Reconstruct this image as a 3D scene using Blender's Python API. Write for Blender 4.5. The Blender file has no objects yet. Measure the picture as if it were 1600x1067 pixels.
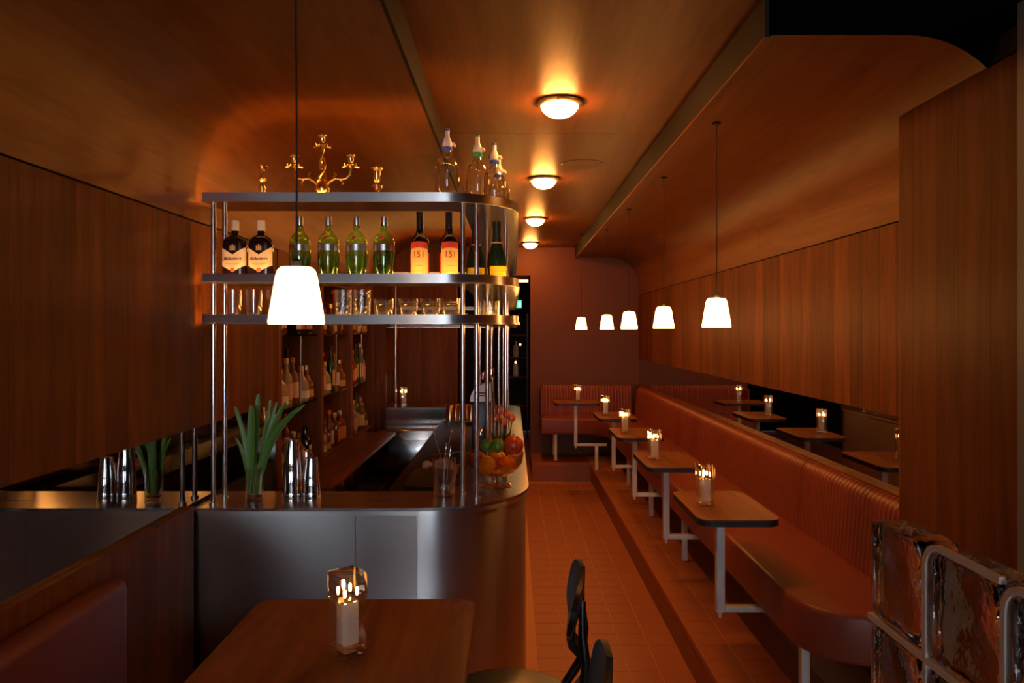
import bpy, bmesh, math, random
from mathutils import Vector, Matrix
random.seed(7)
PI = math.pi
S = bpy.context.scene
COL = S.collection

# ------------------------------------------------------------------ camera, world, exposure
EYE = 1.68
cam_d = bpy.data.cameras.new('camera'); cam = bpy.data.objects.new('camera', cam_d); COL.objects.link(cam)
cam.location = (0, 0, EYE); cam.rotation_euler = (PI / 2, 0, 0)
cam_d.sensor_width = 36; cam_d.lens = 26; cam_d.shift_y = -16.5 / 1600
cam_d.clip_start = 0.05
S.camera = cam
w = bpy.data.worlds.new('world'); S.world = w; w.use_nodes = True
bg = w.node_tree.nodes['Background']
bg.inputs[0].default_value = (0.60, 0.67, 0.78, 1); bg.inputs[1].default_value = 16.0      # dusk daylight, enters only by the front window
S.view_settings.view_transform = 'Standard'; S.view_settings.look = 'None'
S.view_settings.exposure = 0.0; S.view_settings.gamma = 1.0; S.view_settings.use_curve_mapping = False
try:
    S.cycles.sample_clamp_indirect = 4.0
    S.cycles.max_bounces = 10; S.cycles.transparent_max_bounces = 24
    S.cycles.use_denoising = True
except Exception:
    pass
WARM = (1.0, 0.52, 0.17)
PEND, DOME, LED, BULB = 31.0, 125.0, 76.0, 80.0

# ------------------------------------------------------------------ materials
M = {}
def newmat(name):
    m = bpy.data.materials.new(name); m.use_nodes = True
    nt = m.node_tree
    for n in list(nt.nodes): nt.nodes.remove(n)
    out = nt.nodes.new('ShaderNodeOutputMaterial')
    M[name] = m
    return m, nt, out
def N(nt, t, **kw):
    n = nt.nodes.new(t)
    for k, v in kw.items():
        if k in n.inputs: n.inputs[k].default_value = v
        else: setattr(n, k, v)
    return n
def c4(c): return (c[0], c[1], c[2], 1)
def plain(name, col, rough=0.5, metal=0.0, spec=0.5, coat=0.0, var=0.0, vscale=8.0, bump=0.0, bscale=200.0, trans=0.0, ior=1.45):
    m, nt, out = newmat(name)
    b = N(nt, 'ShaderNodeBsdfPrincipled'); nt.links.new(b.outputs[0], out.inputs[0])
    b.inputs['Base Color'].default_value = c4(col); b.inputs['Roughness'].default_value = rough
    b.inputs['Metallic'].default_value = metal; b.inputs['Specular IOR Level'].default_value = spec
    b.inputs['Coat Weight'].default_value = coat; b.inputs['Transmission Weight'].default_value = trans; b.inputs['IOR'].default_value = ior
    tc = N(nt, 'ShaderNodeTexCoord')
    if var > 0:
        nz = N(nt, 'ShaderNodeTexNoise', Scale=vscale, Detail=4.0); nt.links.new(tc.outputs['Object'], nz.inputs['Vector'])
        mx = N(nt, 'ShaderNodeMixRGB'); mx.inputs[1].default_value = c4([v * (1 - var) for v in col]); mx.inputs[2].default_value = c4([min(1, v * (1 + var)) for v in col])
        nt.links.new(nz.outputs[0], mx.inputs[0]); nt.links.new(mx.outputs[0], b.inputs['Base Color'])
    if bump > 0:
        nb = N(nt, 'ShaderNodeTexNoise', Scale=bscale, Detail=3.0); nt.links.new(tc.outputs['Object'], nb.inputs['Vector'])
        bp = N(nt, 'ShaderNodeBump', Strength=bump, Distance=0.004); nt.links.new(nb.outputs[0], bp.inputs['Height']); nt.links.new(bp.outputs[0], b.inputs['Normal'])
    return m
def wood(name, dark, light, scale, rough=0.5, rand=0.5, coat=0.0, spec=0.14):
    """grain stretched by scale (object coordinates), tone shifted per piece"""
    m, nt, out = newmat(name)
    b = N(nt, 'ShaderNodeBsdfPrincipled'); nt.links.new(b.outputs[0], out.inputs[0])
    b.inputs['Roughness'].default_value = rough; b.inputs['Coat Weight'].default_value = coat; b.inputs['Specular IOR Level'].default_value = spec
    tc = N(nt, 'ShaderNodeTexCoord'); oi = N(nt, 'ShaderNodeObjectInfo')
    ml = N(nt, 'ShaderNodeMath', operation='MULTIPLY'); ml.inputs[1].default_value = 37.0; nt.links.new(oi.outputs['Random'], ml.inputs[0])
    ad = N(nt, 'ShaderNodeVectorMath', operation='ADD'); nt.links.new(tc.outputs['Object'], ad.inputs[0]); nt.links.new(ml.outputs[0], ad.inputs[1])
    mp = N(nt, 'ShaderNodeMapping'); mp.inputs['Scale'].default_value = scale; nt.links.new(ad.outputs[0], mp.inputs[0])
    n1 = N(nt, 'ShaderNodeTexNoise', Scale=1.0, Detail=7.0, Roughness=0.62, Distortion=0.6); nt.links.new(mp.outputs[0], n1.inputs['Vector'])
    n2 = N(nt, 'ShaderNodeTexNoise', Scale=6.0, Detail=3.0); nt.links.new(mp.outputs[0], n2.inputs['Vector'])
    rp = N(nt, 'ShaderNodeValToRGB'); rp.color_ramp.elements[0].position = 0.3; rp.color_ramp.elements[1].position = 0.72
    rp.color_ramp.elements[0].color = c4(dark); rp.color_ramp.elements[1].color = c4(light)
    mm = N(nt, 'ShaderNodeMath', operation='MULTIPLY_ADD'); mm.inputs[1].default_value = 0.25; nt.links.new(n2.outputs[0], mm.inputs[0]); 
    sb = N(nt, 'ShaderNodeMath', operation='SUBTRACT'); sb.inputs[1].default_value = 0.125; nt.links.new(n1.outputs[0], sb.inputs[0]); nt.links.new(sb.outputs[0], mm.inputs[2])
    nt.links.new(mm.outputs[0], rp.inputs[0])
    hv = N(nt, 'ShaderNodeHueSaturation')
    mr = N(nt, 'ShaderNodeMapRange'); mr.inputs[3].default_value = 1 - rand; mr.inputs[4].default_value = 1 + rand * 0.6
    nt.links.new(oi.outputs['Random'], mr.inputs[0]); nt.links.new(mr.outputs[0], hv.inputs['Value']); nt.links.new(rp.outputs[0], hv.inputs['Color'])
    nt.links.new(hv.outputs[0], b.inputs['Base Color'])
    bp = N(nt, 'ShaderNodeBump', Strength=0.08, Distance=0.002); nt.links.new(n2.outputs[0], bp.inputs['Height']); nt.links.new(bp.outputs[0], b.inputs['Normal'])
    return m
def steel(name, col=(0.62, 0.61, 0.6), rough=0.24, scale=(1, 1, 400), aniso=0.6, rot=0.0):
    m, nt, out = newmat(name)
    b = N(nt, 'ShaderNodeBsdfPrincipled'); nt.links.new(b.outputs[0], out.inputs[0])
    b.inputs['Base Color'].default_value = c4(col); b.inputs['Metallic'].default_value = 1; b.inputs['Anisotropic'].default_value = aniso
    b.inputs['Anisotropic Rotation'].default_value = rot
    tg = N(nt, 'ShaderNodeTangent', direction_type='RADIAL', axis='Z'); nt.links.new(tg.outputs[0], b.inputs['Tangent'])
    tc = N(nt, 'ShaderNodeTexCoord'); mp = N(nt, 'ShaderNodeMapping'); mp.inputs['Scale'].default_value = scale; nt.links.new(tc.outputs['Object'], mp.inputs[0])
    nz = N(nt, 'ShaderNodeTexNoise', Scale=2.0, Detail=3.0); nt.links.new(mp.outputs[0], nz.inputs['Vector'])
    mr = N(nt, 'ShaderNodeMapRange'); mr.inputs[3].default_value = rough * 0.8; mr.inputs[4].default_value = rough * 1.2
    nt.links.new(nz.outputs[0], mr.inputs[0]); nt.links.new(mr.outputs[0], b.inputs['Roughness'])
    bp = N(nt, 'ShaderNodeBump', Strength=0.02, Distance=0.001); nt.links.new(nz.outputs[0], bp.inputs['Height']); nt.links.new(bp.outputs[0], b.inputs['Normal'])
    return m
def glassy(name, tint=(1, 1, 1), refl=0.9, base=0.06, power=3.0, rough=0.03, bump=0.0, bscale=60, gcol=(1, 1, 1)):
    """thin clear wall: coloured pass-through with a gloss that grows at grazing angles"""
    m, nt, out = newmat(name)
    tr = N(nt, 'ShaderNodeBsdfTransparent'); tr.inputs[0].default_value = c4(tint)
    gl = N(nt, 'ShaderNodeBsdfGlossy'); gl.inputs['Roughness'].default_value = rough; gl.inputs[0].default_value = c4(gcol)
    lw = N(nt, 'ShaderNodeLayerWeight', Blend=0.5)
    pw = N(nt, 'ShaderNodeMath', operation='POWER'); pw.inputs[1].default_value = power; nt.links.new(lw.outputs['Facing'], pw.inputs[0])
    ma = N(nt, 'ShaderNodeMath', operation='MULTIPLY_ADD'); ma.inputs[1].default_value = refl; ma.inputs[2].default_value = base; nt.links.new(pw.outputs[0], ma.inputs[0])
    mx = N(nt, 'ShaderNodeMixShader'); nt.links.new(ma.outputs[0], mx.inputs[0]); nt.links.new(tr.outputs[0], mx.inputs[1]); nt.links.new(gl.outputs[0], mx.inputs[2])
    nt.links.new(mx.outputs[0], out.inputs[0])
    if bump > 0:
        tc = N(nt, 'ShaderNodeTexCoord'); nb = N(nt, 'ShaderNodeTexNoise', Scale=bscale, Detail=2.0); nt.links.new(tc.outputs['Object'], nb.inputs['Vector'])
        bp = N(nt, 'ShaderNodeBump', Strength=bump, Distance=0.01); nt.links.new(nb.outputs[0], bp.inputs['Height'])
        nt.links.new(bp.outputs[0], gl.inputs['Normal']); nt.links.new(bp.outputs[0], lw.inputs['Normal'])
    return m
def glow(name, col, strength):
    m, nt, out = newmat(name)
    e = N(nt, 'ShaderNodeEmission'); e.inputs[0].default_value = c4(col); e.inputs[1].default_value = strength
    nt.links.new(e.outputs[0], out.inputs[0])
    return m
def tiled(name, col, grout, size):
    m, nt, out = newmat(name)
    b = N(nt, 'ShaderNodeBsdfPrincipled'); nt.links.new(b.outputs[0], out.inputs[0]); b.inputs['Roughness'].default_value = 0.5
    tc = N(nt, 'ShaderNodeTexCoord'); br = N(nt, 'ShaderNodeTexBrick')
    br.offset = 0.0; br.inputs['Scale'].default_value = 1.0; br.inputs['Brick Width'].default_value = size; br.inputs['Row Height'].default_value = size
    br.inputs['Mortar Size'].default_value = 0.003; br.inputs['Color1'].default_value = c4(col); br.inputs['Color2'].default_value = c4([v * 0.85 for v in col]); br.inputs['Mortar'].default_value = c4(grout)
    mp = N(nt, 'ShaderNodeMapping'); mp.inputs['Location'].default_value = (0.02, 0.0, 0)
    nt.links.new(tc.outputs['Object'], mp.inputs[0]); nt.links.new(mp.outputs[0], br.inputs['Vector']); nt.links.new(br.outputs[0], b.inputs['Base Color'])
    return m

WD, WL = (0.100, 0.026, 0.005), (0.235, 0.068, 0.012)
wood('wood_vert', WD, WL, (14, 14, 1.1), rand=0.32)
wood('wood_vert_far', WD, WL, (14, 14, 1.1), rand=0.05)
wood('wood_ceiling', (0.145, 0.042, 0.007), (0.25, 0.078, 0.013), (14, 1.2, 14), rough=0.42, rand=0.10, spec=0.22)
wood('wood_table', (0.14, 0.040, 0.010), (0.30, 0.100, 0.026), (18, 1.6, 18), rough=0.38, rand=0.12)
plain('table_edge', (0.02, 0.016, 0.014), 0.5)
plain('dark_gap', (0.012, 0.007, 0.005), 0.8)
plain('tile', (0.42, 0.125, 0.036), 0.48, var=0.14, vscale=25, bump=0.05)
plain('riser', (0.30, 0.09, 0.03), 0.55, var=0.1)
tiled('tile_far', (0.42, 0.125, 0.036), (0.55, 0.23, 0.10), 0.15)
plain('grout', (0.62, 0.27, 0.11), 0.8)
plain('leather', (0.25, 0.050, 0.024), 0.42, var=0.12, vscale=12, bump=0.06, bscale=260)
plain('leather_dark', (0.145, 0.022, 0.012), 0.5, var=0.12, vscale=12, bump=0.06, bscale=260)
plain('piping', (0.10, 0.02, 0.012), 0.55)
plain('white_metal', (0.74, 0.70, 0.62), 0.35)
plain('black_metal', (0.012, 0.012, 0.012), 0.32, spec=0.6)
plain('black_rubber', (0.010, 0.010, 0.012), 0.45, bump=0.1, bscale=120)
plain('cable', (0.012, 0.010, 0.009), 0.6)
steel('steel', (0.66, 0.655, 0.65), 0.36, (2, 2, 300), 0.9, 0.25); steel('steel_top', rough=0.22, scale=(300, 3, 3)); steel('steel_lip', (0.7, 0.69, 0.68), 0.34, (2, 2, 500), 0.9, 0.25)
steel('steel_pole', (0.72, 0.7, 0.68), 0.2, (300, 300, 2)); steel('chrome', (0.85, 0.85, 0.86), 0.06, (1, 1, 1), 0)
steel('steel_inner', (0.6, 0.59, 0.57), 0.16, (2, 2, 60))
plain('brass', (0.86, 0.60, 0.24), 0.24, metal=1.0)
plain('rim_metal', (0.42, 0.33, 0.24), 0.35, metal=1.0)
plain('mirror', (0.50, 0.48, 0.46), 0.015, metal=1.0)
plain('wall_plaster', (0.15, 0.040, 0.009), 0.6, var=0.08, vscale=6)
plain('black_wall', (0.012, 0.010, 0.010), 0.7)
plain('frame_grey', (0.16, 0.17, 0.16), 0.5)
plain('speaker_paint', (0.20, 0.105, 0.042), 0.55)
plain('mortar', (0.72, 0.66, 0.60), 0.6, var=0.06, vscale=40)
glassy('clear', (0.97, 0.97, 0.96), 0.9, 0.08, 2.0)
glassy('acrylic_lit', (0.98, 0.96, 0.92), 0.6, 0.26, 1.2, gcol=(1.0, 0.9, 0.75))
glassy('acrylic', (0.98, 0.97, 0.95), 0.75, 0.12, 1.5)
def frosted(name, col, mixv):
    m, nt, out = newmat(name)
    tr = N(nt, 'ShaderNodeBsdfTransparent'); df = N(nt, 'ShaderNodeBsdfDiffuse'); df.inputs[0].default_value = c4(col)
    mx = N(nt, 'ShaderNodeMixShader'); mx.inputs[0].default_value = mixv
    nt.links.new(tr.outputs[0], mx.inputs[1]); nt.links.new(df.outputs[0], mx.inputs[2]); nt.links.new(mx.outputs[0], out.inputs[0])
frosted('frost', (0.85, 0.83, 0.80), 0.38)
glassy('siphon', (0.92, 0.93, 0.90), 0.9, 0.06, 2.2)
glassy('shelf_glass', (0.80, 0.92, 0.84), 0.7, 0.12, 2.0)
glassy('green_glass', (0.60, 0.88, 0.32), 0.8, 0.07, 2.6)
glassy('green_liquid', (0.84, 0.90, 0.52), 0.3, 0.03, 3.0)
glassy('amber_bowl', (0.92, 0.72, 0.50), 0.8, 0.08, 2.4)
glassy('ribbed', (0.95, 0.95, 0.93), 0.9, 0.12, 1.6, bump=0.3, bscale=90)
plain('block_glass', (0.95, 0.97, 0.97), 0.03, trans=1.0, ior=1.45, bump=1.0, bscale=16)
glow('pendant_glow', (1.0, 0.40, 0.09), PEND)
glow('pendant_dim', (1.0, 0.50, 0.18), 7.0)
glow('dome_glow', (1.0, 0.36, 0.07), DOME)
glow('led_glow', (1.0, 0.40, 0.07), LED)
glow('bulb_glow', (1.0, 0.44, 0.12), BULB)
glow('panel_glow', (1.0, 0.62, 0.28), 3.0)
glow('exit_glow', (0.05, 1.0, 0.42), 1.6)
glow('exit_white', (0.8, 1.0, 0.9), 2.0)
glow('faint_bulb', (1.0, 0.5, 0.18), 3.0)
for nm, col, r in (('whisky_dark', (0.010, 0.005, 0.004), 0.06), ('cap_white', (0.70, 0.66, 0.58), 0.45), ('label_cream', (0.80, 0.66, 0.46), 0.6), ('ink', (0.06, 0.03, 0.03), 0.7),
                   ('ink_grey', (0.30, 0.22, 0.18), 0.7), ('seal_red', (0.70, 0.09, 0.03), 0.5), ('crest_gold', (0.42, 0.34, 0.22), 0.4), ('label_yellow', (0.88, 0.60, 0.20), 0.6), ('label_red', (0.62, 0.06, 0.025), 0.6),
                   ('ink_red', (0.55, 0.10, 0.04), 0.7), ('rum_dark', (0.022, 0.006, 0.004), 0.05), ('cap_black', (0.010, 0.010, 0.010), 0.35), ('champ_glass', (0.006, 0.018, 0.007), 0.04), ('foil_black', (0.012, 0.013, 0.014), 0.4),
                   ('champ_label', (0.86, 0.62, 0.02), 0.55), ('label_silver', (0.62, 0.62, 0.62), 0.3), ('plastic_white', (0.72, 0.66, 0.62), 0.35), ('plastic_blue', (0.05, 0.08, 0.50), 0.35), ('plastic_green', (0.02, 0.30, 0.10), 0.35),
                   ('orange_peel', (0.80, 0.28, 0.02), 0.42), ('lemon_peel', (0.85, 0.52, 0.04), 0.42), ('lime_peel', (0.10, 0.22, 0.02), 0.3), ('pomegranate', (0.46, 0.045, 0.012), 0.35), ('leaf', (0.11, 0.25, 0.03), 0.38),
                   ('leaf_pale', (0.28, 0.34, 0.08), 0.4), ('leaf_dark', (0.02, 0.07, 0.015), 0.4), ('petal', (0.62, 0.10, 0.03), 0.5), ('cloth', (0.62, 0.42, 0.28), 0.9), ('board', (0.030, 0.022, 0.020), 0.5),
                   ('white_enamel', (0.85, 0.86, 0.87), 0.2), ('water_stone', (0.10, 0.05, 0.02), 0.3), ('copper_tin', (0.70, 0.38, 0.16), 0.22), ('knife_blue', (0.12, 0.14, 0.40), 0.3)):
    plain(nm, col, r, metal=1.0 if nm in ('label_silver', 'copper_tin') else 0.0, spec=0.5)
plain('orange_skin', (0.80, 0.28, 0.02), 0.4, var=0.1, vscale=30, bump=0.2, bscale=300)
BK = {'amber': (0.16, 0.050, 0.010), 'dark': (0.012, 0.010, 0.010), 'clear': (0.30, 0.24, 0.18), 'green': (0.02, 0.06, 0.018), 'red': (0.16, 0.018, 0.012), 'blue': (0.03, 0.04, 0.12)}
for k, v in BK.items(): plain('bk_' + k, v, 0.07, spec=0.6)
LK = {'cream': (0.62, 0.46, 0.28), 'white': (0.66, 0.60, 0.54), 'orange': (0.55, 0.20, 0.06), 'pink': (0.55, 0.30, 0.25), 'gold': (0.50, 0.34, 0.10), 'black': (0.02, 0.02, 0.02)}
for k, v in LK.items(): plain('lb_' + k, v, 0.55)

# ------------------------------------------------------------------ object helpers
def link(o, parent=None):
    COL.objects.link(o)
    if parent is not None: o.parent = parent
    return o
def tag(o, label=None, cat=None, group=None, kind=None):
    if label: o['label'] = label
    if cat: o['category'] = cat
    if group: o['group'] = group
    if kind: o['kind'] = kind
    return o
def thing(name, loc, label, cat, group=None, rz=0.0):
    o = bpy.data.objects.new(name, None); o.empty_display_size = 0.05
    o.location = loc; o.rotation_euler = (0, 0, rz)
    link(o); return tag(o, label, cat, group)
def copy_tree(o, parent=None):
    c = o.copy(); COL.objects.link(c); c.parent = parent
    for ch in list(o.children): copy_tree(ch, c)
    return c
class MB:
    def __init__(s): s.v = []; s.f = []; s.smooth = False
    def add(s, vs, fs):
        b = len(s.v); s.v += [tuple(v) for v in vs]; s.f += [tuple(i + b for i in f) for f in fs]; return s
    def box(s, x0, x1, y0, y1, z0, z1):
        return s.add([(x0, y0, z0), (x1, y0, z0), (x1, y1, z0), (x0, y1, z0), (x0, y0, z1), (x1, y0, z1), (x1, y1, z1), (x0, y1, z1)],
                     [(0, 3, 2, 1), (4, 5, 6, 7), (0, 1, 5, 4), (1, 2, 6, 5), (2, 3, 7, 6), (3, 0, 4, 7)])
    def prism(s, pts, z0, z1):
        n = len(pts)
        vs = [(p[0], p[1], z0) for p in pts] + [(p[0], p[1], z1) for p in pts]
        fs = [tuple(range(n - 1, -1, -1)), tuple(range(n, 2 * n))] + [(i, (i + 1) % n, n + (i + 1) % n, n + i) for i in range(n)]
        return s.add(vs, fs)
    def lathe(s, prof, n=24, cx=0, cy=0, cz=0, sx=1.0, sy=1.0, exp=2.0, caps=True):
        vs = []; fs = []
        for (r, z) in prof:
            for k in range(n):
                a = 2 * PI * k / n; ca, sa = math.cos(a), math.sin(a)
                if exp != 2.0:
                    ca = math.copysign(abs(ca) ** (2 / exp), ca); sa = math.copysign(abs(sa) ** (2 / exp), sa)
                vs.append((cx + r * sx * ca, cy + r * sy * sa, cz + z))
        for i in range(len(prof) - 1):
            for k in range(n):
                k2 = (k + 1) % n
                fs.append((i * n + k, i * n + k2, (i + 1) * n + k2, (i + 1) * n + k))
        if caps:
            if prof[0][0] > 1e-6: fs.append(tuple(range(n - 1, -1, -1)))
            if prof[-1][0] > 1e-6: fs.append(tuple(range((len(prof) - 1) * n, len(prof) * n)))
        return s.add(vs, fs)
    def tube(s, pts, r, n=10, caps=True):
        pts = [Vector(p) for p in pts]; rs = r if isinstance(r, (list, tuple)) else [r] * len(pts)
        vs = []; fs = []; prev = None
        for i, p in enumerate(pts):
            t = (pts[min(i + 1, len(pts) - 1)] - pts[max(i - 1, 0)]).normalized()
            if prev is None:
                ref = Vector((0, 0, 1)) if abs(t.z) < 0.9 else Vector((1, 0, 0)); u = t.cross(ref).normalized()
            else:
                u = (prev - t * prev.dot(t)).normalized()
            prev = u; vv = t.cross(u)
            for k in range(n):
                a = 2 * PI * k / n; vs.append(p + (u * math.cos(a) + vv * math.sin(a)) * rs[i])
        for i in range(len(pts) - 1):
            for k in range(n):
                k2 = (k + 1) % n; fs.append((i * n + k, i * n + k2, (i + 1) * n + k2, (i + 1) * n + k))
        if caps: fs.append(tuple(range(n - 1, -1, -1))); fs.append(tuple(range((len(pts) - 1) * n, len(pts) * n)))
        return s.add(vs, fs)
    def ball(s, c, r, n=16, m=10, sz=1.0):
        prof = [(max(r * math.sin(PI * i / m), 1e-7), -r * sz * math.cos(PI * i / m)) for i in range(m + 1)]
        return s.lathe(prof, n, c[0], c[1], c[2], caps=False)
    def grid(s, rows):
        n = len(rows[0]); vs = [p for r in rows for p in r]
        fs = [(i * n + k, i * n + k + 1, (i + 1) * n + k + 1, (i + 1) * n + k) for i in range(len(rows) - 1) for k in range(n - 1)]
        return s.add(vs, fs)
    def mesh(s, name, mat, smooth=None, bevel=0.0, seg=2, angle=40, solid=0.0):
        me = bpy.data.meshes.new(name); me.from_pydata(s.v, [], s.f)
        bm = bmesh.new(); bm.from_mesh(me)
        bmesh.ops.remove_doubles(bm, verts=bm.verts, dist=1e-6)
        if solid: bmesh.ops.solidify(bm, geom=bm.faces[:], thickness=solid)
        bmesh.ops.recalc_face_normals(bm, faces=bm.faces)
        if bevel:
            es = [e for e in bm.edges if len(e.link_faces) == 2 and e.calc_face_angle(0) > math.radians(35)]
            bmesh.ops.bevel(bm, geom=es, offset=bevel, segments=seg, profile=0.5, affect='EDGES', clamp_overlap=True)
        bm.to_mesh(me); bm.free()
        me.materials.append(M[mat])
        if smooth:
            for p in me.polygons: p.use_smooth = True
            try: me.set_sharp_from_angle(angle=math.radians(angle))
            except Exception: pass
        return me
    def build(s, name, mat, parent=None, loc=None, rz=0.0, smooth=False, bevel=0.0, seg=2, angle=40, solid=0.0):
        o = bpy.data.objects.new(name, s.mesh(name, mat, smooth or bevel > 0, bevel, seg, angle, solid))
        if loc: o.location = loc
        if rz: o.rotation_euler = (0, 0, rz)
        return link(o, parent)
def box(name, mat, b, parent=None, bevel=0.0):
    return MB().box(*b).build(name, mat, parent, bevel=bevel)
def inst(me, name, loc, parent=None, rz=0.0, scale=None):
    o = bpy.data.objects.new(name, me); o.location = loc; o.rotation_euler = (0, 0, rz)
    if scale: o.scale = scale
    return link(o, parent)
def struct(o, label=None): return tag(o, label, None, None, 'structure')
def arc(cx, cy, r, a0, a1, n):
    return [(cx + r * math.cos(a0 + (a1 - a0) * i / n), cy + r * math.sin(a0 + (a1 - a0) * i / n)) for i in range(n + 1)]
def text_on(body, size, mat, parent, width, zc, R=None, y0=0.0, shear=0.0, xoff=0.0, name='lettering', depth=0.0004, ry=None, bold=0.0):
    """flat print facing -Y, bent round a bottle of radius R"""
    cu = bpy.data.curves.new(name, 'FONT'); cu.body = body; cu.size = size; cu.align_x = 'CENTER'; cu.align_y = 'CENTER'; cu.shear = shear; cu.resolution_u = 2; cu.offset = bold
    t = bpy.data.objects.new(name, cu); COL.objects.link(t)
    dg = bpy.context.evaluated_depsgraph_get(); me = bpy.data.meshes.new_from_object(t.evaluated_get(dg))
    bpy.data.objects.remove(t)
    xs = [v.co.x for v in me.vertices]; k = width / max(1e-6, max(xs) - min(xs))
    for v in me.vertices:
        x = v.co.x * k + xoff; z = zc + v.co.y * k
        if R:
            a = x / R; v.co = Vector((R * math.sin(a), -(R if ry is None else ry) * math.cos(a) + y0, z))
        else: v.co = Vector((x, y0, z))
    me.materials.clear(); me.materials.append(M[mat])
    o = bpy.data.objects.new(name, me); return link(o, parent)
def patch(rx, ry, half, top, bot, n=16, m=5, exp=2.0):
    """print wrapped on the front (-Y) of a bottle: half = half angle, top/bot functions of u in -1..1"""
    rows = []
    for j in range(m + 1):
        row = []
        for i in range(n + 1):
            u = -1 + 2 * i / n; a = u * half
            ca, sa = math.cos(a), math.sin(a)
            if exp != 2.0:
                ca = math.copysign(abs(ca) ** (2 / exp), ca); sa = math.copysign(abs(sa) ** (2 / exp), sa)
            if exp > 3 and exp < 4: u = sa
            z = bot(u) + (top(u) - bot(u)) * j / m
            row.append((rx * sa, -ry * ca, z))
        rows.append(row)
    return MB().grid(rows)

# ================================================================== THE ROOM
LW, RW = -1.27, 1.55            # left and right wall planes
STEP = 0.19                     # height of the raised floor
END = 9.05
# ---- floor
fl = struct(box('floor', 'tile_far', (-1.9, 2.1, -5.6, 12.6, -0.10, -0.008)), 'terracotta tiled floor of the narrow bar aisle')
grout = box('grout_bed', 'grout', (0.0, 0.88, 3.2, 8.26, -0.0081, -0.002), fl)
tile_me = MB().box(-0.0725, 0.0725, -0.0725, 0.0725, -0.009, 0.0).mesh('floor_tile', 'tile', bevel=0.0015, seg=1)
for c in range(5):
    for r in range(33):
        o = inst(tile_me, 'floor_tile', (0.88 - 0.075 - 0.15 * c, 3.275 + 0.15 * r, random.uniform(-0.0006, 0.0006)), fl)
plat_pts = [(-1.9, -5.6), (2.1, -5.6), (2.1, END), (0.225, END), (0.225, 8.26), (0.88, 8.26), (0.88, 2.55), (-1.9, 2.55)]
pl = struct(MB().prism(plat_pts, -0.008, STEP - 0.008).build('floor_platform', 'riser'), 'raised tiled step carrying the banquette and its tables')
MB().prism([(0.886, 2.6), (1.6, 2.6), (1.6, 8.8), (0.886, 8.8)], STEP - 0.0081, STEP - 0.0025).build('grout_bed', 'grout', pl)
for c in range(3):
    for r in range(38):
        inst(tile_me, 'floor_tile', (0.88 + 0.075 + 0.15 * c, 2.60 + 0.075 + 0.15 * r, STEP + random.uniform(-0.0006, 0.0006)), pl)
for c in range(4):
    inst(tile_me, 'floor_tile', (0.88 - 0.075 - 0.15 * c, 8.26 + 0.075, STEP), pl)
box('nosing', 'tile', (0.872, 0.886, 2.6, 8.26, STEP - 0.030, STEP - 0.001), pl)

# ---- left wall
ZJ, ZS, RC = 2.12, 2.58, 0.35
def planks(wall, xface, thick, y0, y1, z0, z1, widths, inward, mat='wood_vert'):
    """vertical boards standing proud of the wall; x face at xface, inward = +1 when the room lies to +X"""
    y = y0; i = 0; cache = {}
    while y < y1 - 1e-4:
        wd = min(widths[i % len(widths)], y1 - y); key = round(wd, 4)
        if key not in cache:
            x0, x1 = (-thick, 0) if inward > 0 else (0, thick)
            cache[key] = MB().box(x0, x1, 0.0006, wd - 0.0006, 0, z1 - z0).mesh('plank', mat)
        inst(cache[key], 'plank', (xface, y, z0), wall); y += wd; i += 1
wl = struct(box('wall_left', 'dark_gap', (LW - 0.45, LW - 0.30, -5.6, 12.6, 0, 2.9)), 'left wall panelled in dark walnut boards')
box('backing', 'dark_gap', (LW - 0.30, LW - 0.012, -5.6, 4.0, 0, 2.9), wl)
box('backing', 'dark_gap', (LW - 0.30, LW - 0.012, 6.79, 7.6, 0, 2.9), wl)
planks(wl, LW, 0.012, -0.05, 4.0, 1.29, ZJ - 0.004, (0.145, 0.17, 0.12, 0.155, 0.135, 0.16), 1)
wd_ = struct(box('wall_left_dado', 'dark_gap', (LW - 0.02, LW - 0.0125, -0.05, 2.905, 0.19, 0.985)), 'dark walnut lower wall below the left mirror')
planks(wd_, LW + 0.02, 0.032, -0.05, 2.905, 0.19, 0.985, (0.30, 0.42, 0.36, 0.25), 1)
box('ledge', 'wood_vert_far', (LW - 0.012, LW + 0.022, -0.05, 2.905, 0.985, 0.992), wd_)
for z in (0.82, 0.455): box('niche_sill', 'wood_table', (LW - 0.27, LW - 0.006, 4.07, 6.72, z - 0.02, z), wl)
# bottle niche: dividers, back, reveal
nb = box('niche_back', 'wood_vert_far', (LW - 0.285, LW - 0.27, 4.0, 6.79, 0.2, 2.3), wl)
for y in (4.0, 4.90, 5.81, 6.72):
    box('niche_divider', 'wood_vert_far', (LW - 0.27, LW + 0.004, y, y + 0.07, 0.2, 2.12), wl)
box('niche_head', 'wood_vert_far', (LW - 0.285, LW + 0.002, 4.0, 6.79, ZJ - 0.12, ZJ), wl)
# boxed-out end of the niche wall
pe = struct(box('wall_left_return', 'wood_vert_far', (LW - 0.02, -1.16, 6.80, 7.6, 0.0, 2.3)), 'boxed-out wood panel at the far end of the bottle niche')
wb = struct(box('wall_bar_end', 'wood_vert_far', (LW - 0.3, -0.57, 7.6, 7.75, 0, 2.9)), 'brown wood wall closing the far end of the bar')

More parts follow.
